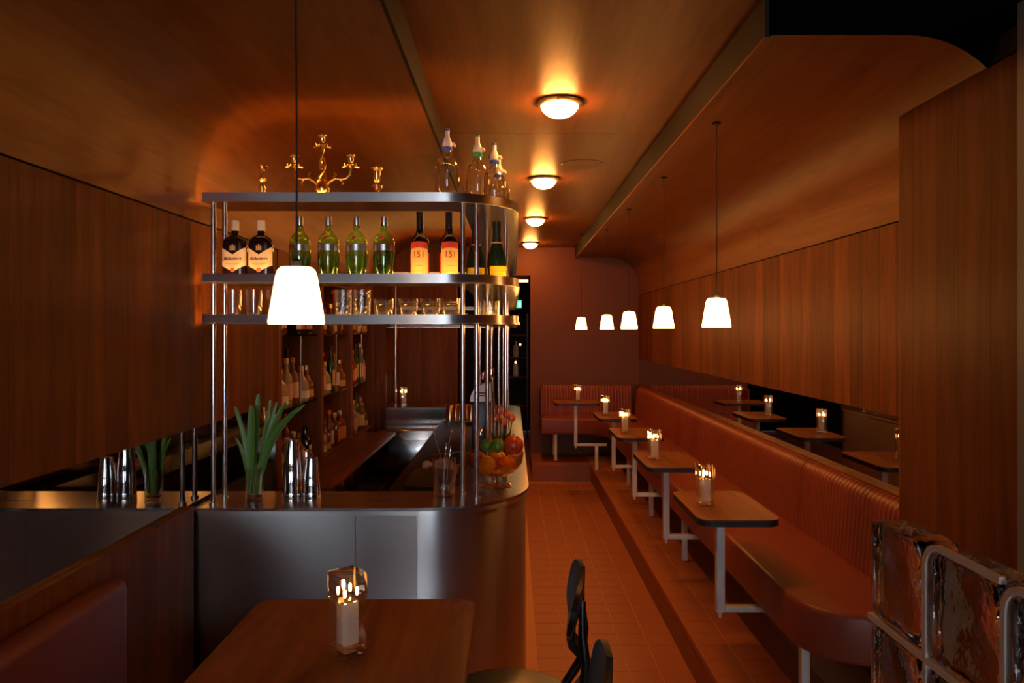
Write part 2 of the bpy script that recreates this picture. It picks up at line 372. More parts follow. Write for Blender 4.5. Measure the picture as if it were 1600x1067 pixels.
# ---- right wall
wr = struct(box('wall_right', 'dark_gap', (RW + 0.012, RW + 0.2, -5.6, 12.6, 0, 2.9)), 'right wall of vertical walnut boards above a mirror band')
planks(wr, RW, 0.012, 2.55, END, 1.336, ZJ - 0.004, (0.155, 0.11, 0.17, 0.135, 0.15, 0.125, 0.165), -1)
box('lower_panel', 'wood_vert_far', (RW, RW + 0.012, 2.55, END, 0.19, 1.02), wr)
box('ledge', 'wood_vert_far', (RW - 0.035, RW + 0.012, 2.76, END, 1.012, 1.034), wr)
# pier in front of the bench end
PX = 1.44
pr = struct(box('wall_pier', 'dark_gap', (PX + 0.012, RW + 0.01, 2.08, 2.743, 0.19, 2.56)), 'projecting walnut clad pier at the near end of the bench')
planks(pr, PX, 0.012, 2.08, 2.755, STEP, 2.475, (0.145, 0.16, 0.12, 0.15, 0.09), -1)
box('end_board', 'wood_vert', (PX + 0.0125, RW, 2.7435, 2.755, STEP, 2.38), pr)
tr1 = struct(box('trim_1', 'frame_grey', (PX - 0.02, RW, 1.4, 2.078, STEP, 2.6)), 'grey painted window reveal beside the pier')

# ---- end wall and hallway
we = struct(box('wall_end', 'wall_plaster', (0.225, RW + 0.15, END, END + 0.12, 0, 2.9)), 'reddish brown plaster wall at the far end of the aisle')
box('header', 'wall_plaster', (-0.57, 0.2249, END, END + 0.12, 2.36, 2.9), we)
wh = struct(box('wall_hall', 'black_wall', (-1.9, 2.1, 12.45, 12.6, 0, 2.9)), 'dark back wall of the hallway behind the bar')
hc = struct(box('ceiling_hall', 'wall_plaster', (-0.57, 0.5, END + 0.12, 12.45, 2.50, 2.6)), 'low ceiling of the back hallway')
struct(box('wall_hall_side', 'black_wall', (0.30, 0.40, END + 0.12, 12.45, 0, 2.5)), 'dark side wall of the back hallway')

# ---- ceiling
ce = struct(box('ceiling', 'dark_gap', (-1.9, 2.1, -5.6, 12.6, 2.9, 3.0)), 'dark walnut veneered ceiling with a raised centre channel')
XL, XR = -0.346, 0.77           # edges of the raised channel
ZC = 2.70
seams = [-5.45, -3.4, -1.0, 1.42, 3.82, 6.22, 8.62, END]
for a, b in zip(seams[:-1], seams[1:]):
    box('centre_panel', 'wood_ceiling', (XL, XR, a, b - 0.002, ZC, ZC + 0.02), ce)
def cove(name, x_wall, x_in, sgn, y0, y1, parent):
    """soffit with a rounded corner down to the wall; sgn = direction from the wall into the room"""
    prof = [(x_wall, ZJ + 0.003), (x_wall, ZS - RC)]
    cx = x_wall + sgn * RC
    for i in range(1, 15):
        a = (PI / 2) * i / 14; prof.append((cx - sgn * RC * math.cos(a), ZS - RC + RC * math.sin(a)))
    prof.append((x_in, ZS))
    rows = [[(x, y, z) for (x, z) in prof] for y in (y0, y1 - 0.002)]
    return MB().grid(rows).build(name, 'wood_ceiling', parent, smooth=True, angle=30)
for a, b in zip([-5.45, -3.4, -1.0, 1.42, 3.82, 6.22], [-3.4, -1.0, 1.42, 3.82, 6.22, 7.6]): cove('soffit_panel', LW, XL, 1, a, b, ce)
for a, b in zip([2.25, 4.65, 7.05], [4.65, 7.05, END]): cove('soffit_panel', RW, XR, -1, a, b, ce)
box('channel_side', 'dark_gap', (XL - 0.012, XL, -5.45, 7.6, ZS - 0.006, ZC), ce)
box('channel_side', 'dark_gap', (XR, XR + 0.012, 2.25, END, ZS - 0.006, ZC), ce)
box('channel_bead', 'wood_table', (XR - 0.002, XR + 0.022, 2.25, END, ZS - 0.014, ZS - 0.004), ce)
# ---- front wall with the shop window behind the camera
wf = struct(MB().box(-1.9, -0.95, -5.6, -5.45, 0, 2.9).box(1.35, 2.1, -5.6, -5.45, 0, 2.9).box(-0.95, 1.35, -5.6, -5.45, 0, 0.75).box(-0.95, 1.35, -5.6, -5.45, 2.45, 2.9).build('wall_front', 'black_wall'), 'dark front wall with the shop window')
wn = struct(MB().box(-0.95, 1.35, -5.53, -5.48, 0.75, 0.79).box(-0.95, 1.35, -5.53, -5.48, 2.41, 2.45).box(-0.95, -0.91, -5.53, -5.48, 0.79, 2.41).box(1.31, 1.35, -5.53, -5.48, 0.79, 2.41).box(0.18, 0.22, -5.53, -5.48, 0.79, 2.41).build('window_1', 'black_metal'), 'black framed shop window letting in dusk light')
for x0, x1 in ((-0.91, 0.18), (0.22, 1.31)): box('pane', 'clear', (x0, x1, -5.508, -5.502, 0.79, 2.41), wn)

# ---- wall mirrors
def mirror(label, x, y0, y1, z0, z1, n, inward):
    t = thing('wall_mirror', (x, (y0 + y1) / 2, z0), label, 'mirror')
    for i in range(n):
        a = y0 + (y1 - y0) * i / n - (y0 + y1) / 2; b = y0 + (y1 - y0) * (i + 1) / n - (y0 + y1) / 2
        x0, x1 = (-0.008, 0) if inward > 0 else (0, 0.008)
        box('mirror_pane', 'mirror', (x0, x1, a + 0.001, b - 0.001, 0, z1 - z0), t)
    return t
mirror('long low mirror band on the left wall above the counter end', LW - 0.003, 0.3, 3.998, 0.993, 1.289, 3, 1)
mirror('long low mirror band on the right wall above the banquette', RW + 0.003, 2.76, END - 0.005, 1.035, 1.335, 3, -1)
mirror('short mirror pane beside the far bar counter', -1.156, 6.82, 7.59, 0.995, 1.29, 1, 1)

# ================================================================== BAR COUNTER
CT = 0.98
def u_path(off, front=2.92, right=0.075, r=0.45, far=7.05, rfar=0.30, left=LW + 0.006, far_left=-1.152):
    """outer edge of the U-shaped bar moved inwards by off"""
    f, x, ra, fa, rf = front + off, right - off, max(0.02, r - off), far - off, max(0.02, rfar - off)
    p = [(left, f)]
    p += arc(x - ra, f + ra, ra, -PI / 2, 0, 16)
    p += arc(x - rf, fa - rf, rf, 0, PI / 2, 12)
    p.append((far_left, fa)); return p
def resample(p, step):
    out = [Vector((*p[0], 0))]
    for a, b in zip(p[:-1], p[1:]):
        A, B = Vector((*a, 0)), Vector((*b, 0)); n = max(1, int((B - A).length / step))
        for i in range(1, n + 1): out.append(A + (B - A) * i / n)
    return out
def band(outer, inner, z0, z1):
    """slab between two offset paths of equal length"""
    n = len(outer); vs = []; fs = []
    for o, i in zip(outer, inner): vs += [(o[0], o[1], z0), (i[0], i[1], z0), (o[0], o[1], z1), (i[0], i[1], z1)]
    for k in range(n - 1):
        a, b = 4 * k, 4 * k + 4
        fs += [(a, b, b + 1, a + 1), (a + 2, a + 3, b + 3, b + 2), (a, a + 2, b + 2, b), (a + 1, b + 1, b + 3, a + 3)]
    fs += [(0, 1, 3, 2), (4 * n - 4, 4 * n - 2, 4 * n - 1, 4 * n - 3)]
    return MB().add(vs, fs)
bar = thing('bar_counter', (-0.6, 2.92, 0), 'U-shaped brushed steel bar counter with a rounded corner', 'bar counter')
def at_bar(mb, name, mat, **k):
    o = mb.build(name, mat, bar, **k); o.location = (0.6, -2.92, 0); return o
at_bar(band(u_path(0), u_path(0.31), CT - 0.012, CT), 'countertop', 'steel_top', smooth=True, angle=25)
at_bar(band(u_path(0.0005), u_path(0.004), CT - 0.030, CT - 0.012), 'counter_edge', 'steel_lip', smooth=True, angle=25)
pin, pout = u_path(0.022), u_path(0.012)
cuts = [0, 1, 9, 17, 18, 24, len(pout) - 1]
front_cut = (-0.62, pout[0][1])
def sub_panel(po, pi_):
    return at_bar(band(po, pi_, 0.0, CT - 0.031), 'cladding_panel', 'steel', smooth=True, angle=25)
g = 0.001
sub_panel([pout[0], (-0.62 - g, pout[0][1])], [pin[0], (-0.62 - g, pin[0][1])])
sub_panel([(-0.62 + g, pout[0][1]), pout[1]], [(-0.62 + g, pin[0][1]), pin[1]])
sub_panel(pout[1:10], pin[1:10]); sub_panel(pout[9:18], pin[9:18])
ys = [pout[17][1], 4.6, 5.7, pout[18][1]]
for a, b in zip(ys[:-1], ys[1:]): sub_panel([(pout[17][0], a + g), (pout[17][0], b - g)], [(pin[17][0], a + g), (pin[17][0], b - g)])
sub_panel(pout[18:], pin[18:])
at_bar(band(u_path(0.300), u_path(0.31), 0.0, CT - 0.013), 'inner_skirt', 'steel_inner', smooth=True, angle=25)
at_bar(MB().box(-0.95, -0.72, 3.16, 3.165, CT, CT + 0.0006), 'drain_slot', 'dark_gap'); at_bar(MB().box(-0.60, -0.40, 3.05, 3.054, CT, CT + 0.0006), 'drain_slot', 'dark_gap')
bf = struct(box('floor_bar', 'black_rubber', (LW, -0.24, 3.23, 6.74, 0.0, 0.02)), 'black rubber mat on the floor behind the bar')

# working ledge inside the bar
wt = thing('bar_worktop', (-0.42, 4.6, 0.0), 'black working ledge behind the bar beneath the steel counter', 'worktop')
box('ledge', 'black_rubber', (-0.20, 0.18, -1.25, 1.95, 0.86, 0.885), wt, bevel=0.003)
box('carcass', 'steel_inner', (-0.18, 0.175, -1.2, 1.9, 0.03, 0.86), wt)
wt2 = thing('back_worktop', (-1.09, 5.3, 0.0), 'low wooden topped back counter under the bottle niche', 'worktop')
box('ledge', 'wood_table', (-0.175, 0.10, -1.25, 0.99, 0.795, 0.82), wt2, bevel=0.003)
for a, b in ((-1.25, -0.42), (-0.40, 0.48), (0.50, 0.99)):
    d = box('cupboard_door', 'wood_vert_far', (0.05, 0.07, a, b, 0.05, 0.44), wt2)
    MB().tube([(0.078, b - 0.06, 0.30), (0.078, b - 0.06, 0.40)], 0.005, 8).build('handle', 'steel_pole', d)
box('carcass', 'dark_gap', (-0.17, 0.05, -1.25, 0.99, 0.02, 0.455), wt2)
# steel cooler and shelf at the far end
fr = thing('steel_cooler', (-0.86, 6.52, 0.021), 'brushed steel under-counter cooler at the far end of the bar', 'cooler')
box('body', 'steel_inner', (-0.30, 0.24, -0.15, 0.20, 0.0, 0.80), fr, bevel=0.004)
dd = box('door', 'steel_inner', (-0.29, 0.23, -0.172, -0.151, 0.06, 0.72), fr, bevel=0.003)
MB().tube([(-0.24, -0.20, 0.30), (0.18, -0.20, 0.30)], 0.008, 8).build('handle', 'steel_pole', dd)
sh = thing('steel_rack', (-0.42, 6.35, 0.886), 'small steel rack holding upturned metal tumblers behind the bar', 'rack')
box('tray', 'steel_inner', (-0.16, 0.15, -0.08, 0.10, 0.02, 0.028), sh)
for sx in (-0.15, 0.13):
    for sy in (-0.07, 0.08): MB().tube([(sx, sy, 0), (sx, sy, 0.02)], 0.006, 8).build('foot', 'steel_pole', sh)
tum = MB().lathe([(0.040, 0), (0.040, 0.004), (0.032, 0.128), (0.029, 0.134), (0.0001, 0.134)], 18).mesh('metal_tumbler', 'copper_tin', smooth=True)
for i, (dx, dy) in enumerate(((-0.11, -0.03), (-0.02, -0.03), (0.07, -0.03), (-0.065, 0.055), (0.03, 0.055))):
    o = inst(tum, 'metal_tumbler', (-0.42 + dx, 6.35 + dy, 0.9145)); tag(o, 'coppery metal tumbler standing upside down on the steel rack', 'tumbler', 'upturned tumblers on the steel rack')

# ================================================================== OVERHEAD SHELF
shelf = thing('overhead_shelf', (-0.6, 2.97, CT), 'three-tier brushed steel bar shelf carried on slim steel poles', 'shelf unit')
def at_sh(mb, name, mat, parent=None, **k):
    o = mb.build(name, mat, parent or shelf, **k)
    if parent is None: o.location = (0.6, -2.97, -CT)
    return o
def sp(off): return u_path(off, 2.97, 0.03, 0.33, 7.00, 0.25, -1.245, -1.15)
TIERS = (1.712, 1.876, 2.203)
for z in TIERS:
    pt = at_sh(band(sp(0.0), sp(0.24), z - 0.003, z), 'shelf_plate', 'steel_top', smooth=True, angle=25)
    at_sh(band(sp(0.0), sp(0.0025), z + 0.0002, z + 0.034), 'shelf_lip', 'steel_lip', pt, smooth=True, angle=25)
    at_sh(band(sp(-0.006), sp(0.0), z - 0.004, z - 0.0005), 'shelf_rim', 'steel_lip', pt, smooth=True, angle=25)
    so, si = sp(0.005), sp(0.011)
    if z > 2.0: so, si = so[:10], si[:10]
    else: so, si = so[:18] + [(so[17][0], 4.4)], si[:18] + [(si[17][0], 4.4)]
    at_sh(band(so, si, z + 0.001, z + 0.005), 'led_strip', 'led_glow', pt)
    if z > 2.0:
        so, si = sp(0.005), sp(0.011)
        at_sh(band([(so[17][0], 4.7)] + so[18:], [(si[17][0], 4.7)] + si[18:], z + 0.001, z + 0.005), 'led_strip', 'led_glow', pt)
POLES = [(-1.21, 2.998), (-1.21, 3.115), (-0.213, 3.185), (-0.148, 3.105), (-0.032, 3.75), (-0.127, 3.78), (-0.15, 5.4), (-0.095, 5.3), (-0.03, 5.3), (-1.09, 6.93), (-0.30, 6.93), (-0.08, 6.7)]
for (x, y) in POLES:
    p = MB().tube([(x, y, CT), (x, y, TIERS[2] - 0.003)], 0.0105, 14, caps=False).build('pole', 'steel_pole', shelf, smooth=True); p.location = (0.6, -2.97, -CT)
    fo = MB().lathe([(0.017, 0), (0.017, 0.006), (0.0107, 0.009)], 16, x, y, CT + 0.0002).build('foot', 'steel_pole', p, smooth=True)

# ================================================================== LAMPS
def pendant(x, y, ztop, label, zb=1.695, group=None, mat='pendant_glow'):
    t = thing('pendant_lamp', (x, y, zb), label, 'pendant lamp', group)
    prof = [(0.054, 0.004), (0.0600, 0.0), (0.0615, 0.006), (0.0600, 0.016), (0.0455, 0.105), (0.041, 0.119), (0.034, 0.126), (0.010, 0.128)]
    MB().lathe(prof, 32, caps=True).build('shade', mat, t, smooth=True, angle=60)
    MB().lathe([(0.010, 0.1281), (0.010, 0.140), (0.004, 0.146)], 16).build('socket_cap', 'cable', t, smooth=True)
    MB().tube([(0, 0, 0.145), (0.001, 0, 0.4), (-0.001, 0, 0.65), (0, 0, ztop - zb)], 0.0022, 8).build('cord', 'cable', t, smooth=True)
    MB().lathe([(0.018, ztop - zb), (0.018, ztop - zb - 0.006), (0.003, ztop - zb - 0.008)], 16).build('ceiling_rose', 'cable', t, smooth=True)
    return t
pendant(-0.478, 1.64, ZS - 0.001, 'white glowing pendant over the wooden table in front of the bar', mat='pendant_dim')
TY = [3.20, 4.33, 5.46, 6.59]
TX = 0.91
words = ('the bench table beside the glass block end', 'the second bench table, counted away from the glass blocks', 'the third bench table, counted away from the glass blocks', 'the fourth bench table, next to the corner one')
for y, x, wd in zip(TY, (0.885, 0.888, 0.865, 0.845), words): pendant(x, y, ZS - 0.001, 'white glowing pendant over ' + wd)
pendant(0.73, 7.8, ZC - 0.001, 'white glowing pendant over the corner table by the end wall')

cl0 = None
for i, y in enumerate((3.30, 4.95, 6.70, 8.55)):
    lab = ('ribbed glass ceiling dome light, first along the aisle from the entrance', 'ribbed glass ceiling dome light, second along the aisle from the entrance', 'ribbed glass ceiling dome light, third along the aisle from the entrance', 'ribbed glass ceiling dome light closest to the end wall')[i]
    if cl0 is None:
        t = cl0 = thing('ceiling_light', (0.212, y, ZC), lab, 'ceiling light', 'dome lights down the ceiling channel')
        MB().lathe([(0.080, -0.001), (0.108, -0.001), (0.110, -0.006), (0.104, -0.013), (0.084, -0.018), (0.080, -0.010)], 36).build('rim', 'rim_metal', t, smooth=True)
        prof = [(0.083, -0.004)]
        for k in range(1, 25):
            a = PI / 2 * k / 24; r = 0.083 * math.cos(a); z = -0.012 - 0.058 * math.sin(a)
            if k % 4 == 0: r *= 0.965; z *= 0.985
            prof.append((max(r, 1e-5), z))
        MB().lathe(prof, 36, caps=False).build('glass_dome', 'dome_glow', t, smooth=True, angle=70)
        for k in range(3):
            a = 2 * PI * k / 3 + 0.4; MB().ball((0.096 * math.cos(a), 0.096 * math.sin(a), -0.016), 0.004, 8, 6).build('screw', 'rim_metal', t, smooth=True)
    else:
        t = copy_tree(cl0); t.location = (0.212, y, ZC); t['label'] = lab
spk = MB().lathe([(0.001, -0.003), (0.110, -0.003), (0.125, -0.004), (0.128, 0.0)], 36).build('ceiling_speaker', 'speaker_paint', None, loc=(0.43, 4.52, ZC), smooth=True)
tag(spk, 'flat round speaker grille painted to match the ceiling', 'speaker')

def table_lamp(loc, rz, label, group='acrylic table lamps'):
    t = thing('table_lamp', loc, label, 'table lamp', group, rz)
    h = 0.030
    MB().box(-h, h, -h, h, 0.0, 0.018).build('base_block', 'acrylic', t, bevel=0.002)
    MB().box(-h, h, -h, h, 0.0185, 0.118).build('body_block', 'acrylic', t, bevel=0.002)
    MB().box(-0.018, 0.018, -0.018, 0.018, 0.0195, 0.117).build('inner_column', 'frost', t, bevel=0.002)
    MB().box(-h - 0.002, h + 0.002, -h - 0.002, h + 0.002, 0.1185, 0.178).build('light_block', 'acrylic_lit', t, bevel=0.003)
    MB().box(-0.016, 0.016, -0.016, 0.016, 0.0005, 0.003).build('base_plate', 'brass', t)
    for (a, b) in ((-0.015, -0.015), (0.015, -0.015), (-0.015, 0.015), (0.015, 0.015)):
        MB().lathe([(0.0016, 0.126), (0.0032, 0.130), (0.0034, 0.138), (0.0026, 0.1425), (0.0001, 0.144)], 10, a, b).build('led_bulb', 'bulb_glow', t, smooth=True)
    return t

# ================================================================== BENCH TABLES
TH = 0.93
def rounded_rect(x0, x1, y0, y1, r, n=6):
    return (arc(x1 - r, y0 + r, r, -PI / 2, 0, n) + arc(x1 - r, y1 - r, r, 0, PI / 2, n) + arc(x0 + r, y1 - r, r, PI / 2, PI, n) + arc(x0 + r, y0 + r, r, PI, 1.5 * PI, n))
SEAT = 0.68
def bench_table(x, y, label, hw=0.165, hd=0.27, down_leg=False):
    t = thing('bench_table', (x, y, STEP), label, 'table', 'small walnut tables along the banquette')
    z = TH - STEP
    MB().prism(rounded_rect(-hw, hw, -hd, hd, 0.055), z - 0.006, z).build('tabletop', 'wood_table', t)
    MB().prism(rounded_rect(-hw + 0.001, hw - 0.001, -hd + 0.001, hd - 0.001, 0.055), z - 0.028, z - 0.0062).build('top_edge', 'table_edge', t)
    MB().box(-0.018, 0.018, 0.02, 0.056, 0.262, z - 0.0285).build('post', 'white_metal', t, bevel=0.003)
    MB().box(0.0181, 0.33, 0.02, 0.056, 0.262, 0.289).build('arm', 'white_metal', t, bevel=0.003)
    if down_leg: MB().box(0.205, 0.24, 0.02, 0.056, 0.004, 0.2615).build('leg', 'white_metal', t, bevel=0.003)
    else: MB().box(0.25, 0.32, 0.01, 0.066, 0.2895, 0.308).build('bracket', 'white_metal', t)
    MB().tube([(0, 0.038, 0.2615), (0, 0.038, 0.238)], 0.008, 8).build('glide', 'white_metal', t)
    MB().box(-0.09, 0.09, -0.10, 0.16, z - 0.034, z - 0.0286).build('top_plate', 'black_metal', t)
    return t
for i, y in enumerate(TY):
    bench_table(TX, y, ('walnut bench table standing beside the glass block end', 'second walnut bench table, counted away from the glass blocks', 'third walnut bench table, counted away from the glass blocks', 'fourth walnut bench table, next to the corner one')[i])
    table_lamp((TX - 0.08, y - 0.02, TH + 0.0005), math.radians(12), 'lit clear acrylic lamp on ' + words[i])
bench_table(0.68, 7.86, 'walnut table in the banquette corner by the end wall', hw=0.24, hd=0.2, down_leg=True)
table_lamp((0.70, 7.85, TH + 0.0005), 0.2, 'lit clear acrylic lamp on the corner table by the end wall')

# ================================================================== BANQUETTE
bq = thing('banquette', (1.3, 5.8, STEP), 'long rust-red leather banquette with channel-stitched back, turning the corner', 'bench')
def at_bq(mb, name, mat, parent=None, **k):
    o = mb.build(name, mat, parent or bq, **k)
    if parent is None: o.location = (-1.3, -5.8, -STEP)
    return o
SF, SB = 1.05, 1.50             # seat front, back line
seat_pts = [(SB, 2.76), (1.435, 2.76), (1.435, 2.62)] + arc(SF + 0.16, 2.72 + 0.10, 0.0, 0, 0.1, 1)[:0]
seat_pts += arc(SF + 0.24, 2.66 + 0.16, 0.24, -PI / 2 + 0.35, -PI, 10)
seat_pts += arc(SF - 0.35, 8.42 - 0.35, 0.35, 0, PI / 2, 10)
seat_pts += [(0.33, 8.42), (0.33, 8.96), (SB, 8.96)]
at_bq(MB().prism(seat_pts, 0.50, SEAT), 'seat', 'leather', bevel=0.022, seg=3)
def channel_back(axis, a0, a1, face, inward, z0, z1, thick, name='back_cushion'):
    """upholstered back with vertical channels; runs along axis ('y' or 'x') from a0 to a1"""
    pitch = 0.036; n = max(1, round((a1 - a0) / pitch)); st = 5
    prof = [(0.0, 0.0), (0.004, 0.03)]
    H = z1 - z0
    for k in range(1, 7): prof.append((0.004 + 0.02 * k / 6, 0.03 + (H - 0.085) * k / 6))
    cz, cr = H - 0.045, 0.045
    for k in range(1, 9):
        a = PI * k / 8 * 0.5; prof.append((0.024 + 0.045 - 0.045 * math.cos(a), H - 0.055 + 0.055 * math.sin(a)))
    prof += [(thick, H), (thick, 0.0), (0.0, 0.0)]
    rows = []
    for i in range(n * st + 1):
        a = a0 + (a1 - a0) * i / (n * st); ph = (i % st) / st
        bul = 0.007 * abs(math.sin(PI * i / st)) ** 0.6
        end = min(1.0, min(i, n * st - i) / 2.0)
        row = []
        for j, (d, z) in enumerate(prof):
            nx = 1.0 if j < 8 else max(0, 1 - (j - 7) / 8); nz = 1 - nx
            dd = d - bul * nx + (1 - end) * 0.012; zz = z + bul * nz - (1 - end) * 0.010 * nz
            if j >= len(prof) - 2: nx = nz = 0; dd, zz = d, z
            if j == 0: dd, zz = d, z
            row.append((face - inward * (-dd) if False else face + inward * dd, a, z0 + zz) if axis == 'y' else (a, face + inward * dd, z0 + zz))
        rows.append(row)
    m = MB().grid(rows)
    ends = []
    for row in (rows[0], rows[-1]):
        m.add(list(row[:-1]), [tuple(range(len(row) - 1))])
    return at_bq(m, name, 'leather', smooth=True, angle=50)
for a, b in ((2.76, 3.75), (3.753, 6.2), (6.203, 8.72)): channel_back('y', a, b, 1.45, 1, SEAT - 0.02, 1.02, 0.05)
channel_back('x', 0.36, 1.45, 8.90, 1, SEAT - 0.02, 1.02, 0.06)
at_bq(MB().box(0.335, 0.357, 8.62, 8.96, SEAT - 0.02, 1.0), 'end_panel', 'leather', bevel=0.01)
for (x, y) in ((1.13, 2.86), (1.38, 2.74), (1.12, 4.8), (1.12, 5.95), (1.12, 7.1), (0.50, 8.50), (0.50, 8.88), (1.44, 8.6), (1.44, 5.4)):
    at_bq(MB().box(x - 0.017, x + 0.017, y - 0.017, y + 0.017, STEP + 0.002, 0.499), 'leg', 'white_metal', bevel=0.003)

# left bench with the dark red back
lb = thing('wall_bench', (-1.0, 1.3, STEP), 'dark red upholstered wall bench below the left mirror', 'bench')
MB().box(-0.245, -0.16, -1.2, 0.95, 0.30, 0.745).build('back_cushion', 'leather_dark', lb, bevel=0.032, seg=4)
MB().box(-0.155, 0.18, -1.2, 0.90, 0.28, 0.44).build('seat', 'leather_dark', lb, bevel=0.03, seg=3)
MB().box(-0.235, 0.15, -1.2, 0.88, 0.002, 0.279).build('plinth', 'dark_gap', lb)

# ================================================================== FRONT TABLE AND CHAIRS
FT = 0.97
ft = thing('dining_table', (-0.38, 1.50, STEP), 'dark walnut dining table with rounded corners in front of the bar', 'table')
MB().prism(rounded_rect(-0.285, 0.285, -0.46, 0.46, 0.04), FT - STEP - 0.028, FT - STEP).build('tabletop', 'wood_table', ft, bevel=0.002, seg=1)
for sx in (-1, 1):
    for sy in (-1, 1): MB().box(sx * 0.22 - 0.02, sx * 0.22 + 0.02, sy * 0.28 - 0.02, sy * 0.28 + 0.02, 0.002, FT - STEP - 0.029).build('leg', 'black_metal', ft)
MB().box(-0.24, 0.24, -0.40, 0.40, FT - STEP - 0.06, FT - STEP - 0.0291).build('apron', 'black_metal', ft)
table_lamp((-0.364, 1.637, FT + 0.0005), math.radians(42), 'lit clear acrylic lamp on the dark dining table in front of the bar')

def chair(x, y, label, rz=0.0):
    t = thing('dining_chair', (x, y, STEP), label, 'chair', 'black chairs along the dining table', rz)
    pts = [(0.19 * math.cos(a) * (1.0 if math.cos(a) > 0 else 1.05), 0.20 * math.sin(a)) for a in [2 * PI * k / 32 for k in range(32)]]
    MB().prism(pts, 0.435, 0.465).build('seat', 'black_metal', t, bevel=0.010, seg=3)
    for sx in (-1, 1):
        for sy in (-1, 1):
            MB().tube([(sx * 0.12, sy * 0.12, 0.434), (sx * 0.15, sy * 0.15, 0.25), (sx * 0.17, sy * 0.165, 0.003)], [0.013, 0.012, 0.010], 10).build('leg', 'black_metal', t, smooth=True)
    MB().tube([(0.145 * math.cos(a), 0.145 * math.sin(a), 0.22) for a in [2 * PI * k / 24 for k in range(25)]], 0.007, 8).build('stretcher_ring', 'black_metal', t, smooth=True)
    # curved back board, widest at mid height, and two bent posts
    rows = []
    for j in range(15):
        v = -1 + 2 * j / 14; hz = 0.755 + 0.085 * v; wd = 0.185 * math.sqrt(max(0.0004, 1 - abs(v) ** 2.6))
        rows.append([(0.205 - 0.13 * (wd * u) ** 2 / 0.185 - 0.010 * v * v + 0.018 * v, wd * u, hz) for u in [-1 + 2 * k / 16 for k in range(17)]])
    MB().grid(rows).build('backrest', 'black_metal', t, smooth=True, solid=0.013, angle=60)
    rows = []
    for j in range(15):
        t_ = j / 14; x_ = 0.165 + 0.055 * math.sin(PI * min(1, t_ * 1.25)) ** 0.8 + 0.022 * t_; hw_ = 0.050 - 0.016 * math.sin(PI * t_)
        rows.append([(x_, hw_ * u, 0.45 + 0.24 * t_) for u in (-1, -0.5, 0, 0.5, 1)])
    MB().grid(rows).build('splat', 'black_metal', t, smooth=True, solid=0.022, angle=60)
    for sy in (-1, 1):
        MB().tube([(0.150, sy * 0.11, 0.45), (0.205, sy * 0.125, 0.53), (0.213, sy * 0.125, 0.62), (0.203, sy * 0.115, 0.70), (0.204, sy * 0.10, 0.78)], [0.013, 0.014, 0.013, 0.011, 0.009], 10).build('back_post', 'black_metal', t, smooth=True)
    return t
chair(-0.01, 2.06, 'black round-seated chair at the table end close to the bar', -0.078)
chair(-0.01, 1.50, 'black round-seated chair farther from the bar, beside the dining table', -0.11)

# ================================================================== GLASS BLOCK PARTITION
gp = thing('glass_block_partition', (0.75, 1.485, STEP), 'low partition of wavy glass blocks with white joints', 'partition')
BP = 0.205; top = 1.315 - STEP
blk = MB().prism(rounded_rect(-0.094, 0.094, -0.094, 0.094, 0.028), -0.038, 0.038)
bm_v = [(v[2], v[0], v[1]) for v in blk.v]; blk.v = bm_v
blk_me = blk.mesh('glass_block', 'block_glass', smooth=True, bevel=0.008, seg=2)
rows_n = 5
for c in range(5):
    for r in range(rows_n):
        inst(blk_me, 'glass_block', (0, -0.105 - BP * c, top - 0.10 - BP * r), gp)
ring = []
for c in range(1, 5):
    y1 = -0.105 - BP * c + BP / 2 + 0.0055; y0 = y1 - BP + 0.0006
    def strip(d, r):                                    # up the far edge, round the corner, along the top
        return [(y1 - d, top - 0.1995)] + arc(y1 - r - 0.0, top + 0.006 - r, r - d, 0, PI / 2, 10) + [(y0, top + 0.006 - d)]
    ro, ri = strip(0.0, 0.048), strip(0.011, 0.048)
    n = len(ro); vs = []; fs = []
    for x in (-0.0395, -0.030): vs += [(x, p[0], p[1]) for p in ro] + [(x, p[0], p[1]) for p in ri]
    for k in range(n - 1):
        fs += [(k, k + 1, n + k + 1, n + k), (2 * n + k, 3 * n + k, 3 * n + k + 1, 2 * n + k + 1), (k, 2 * n + k, 2 * n + k + 1, k + 1), (n + k, n + k + 1, 3 * n + k + 1, 3 * n + k)]
    fs += [(0, n, 3 * n, 2 * n), (n - 1, 3 * n - 1, 4 * n - 1, 2 * n - 1)]
    MB().add(vs, fs).build('block_border', 'mortar', gp)
for r in range(1, rows_n + 1):
    z = top - 0.10 - BP * r + BP / 2
    box('bed_joint', 'mortar', (-0.0385, -0.028, -0.105 - BP * 4.5, -0.006, z - 0.006, z + 0.006), gp)
for c in range(1, 5):
    y = -0.105 - BP * c + BP / 2
    box('upright_joint', 'mortar', (-0.0385, -0.028, y - 0.005, y + 0.005, 0.07, top - 0.21), gp)
box('kerb', 'mortar', (-0.045, 0.045, -0.105 - BP * 4.5, 0.0, 0.002, top - 0.206 - BP * (rows_n - 1)), gp)

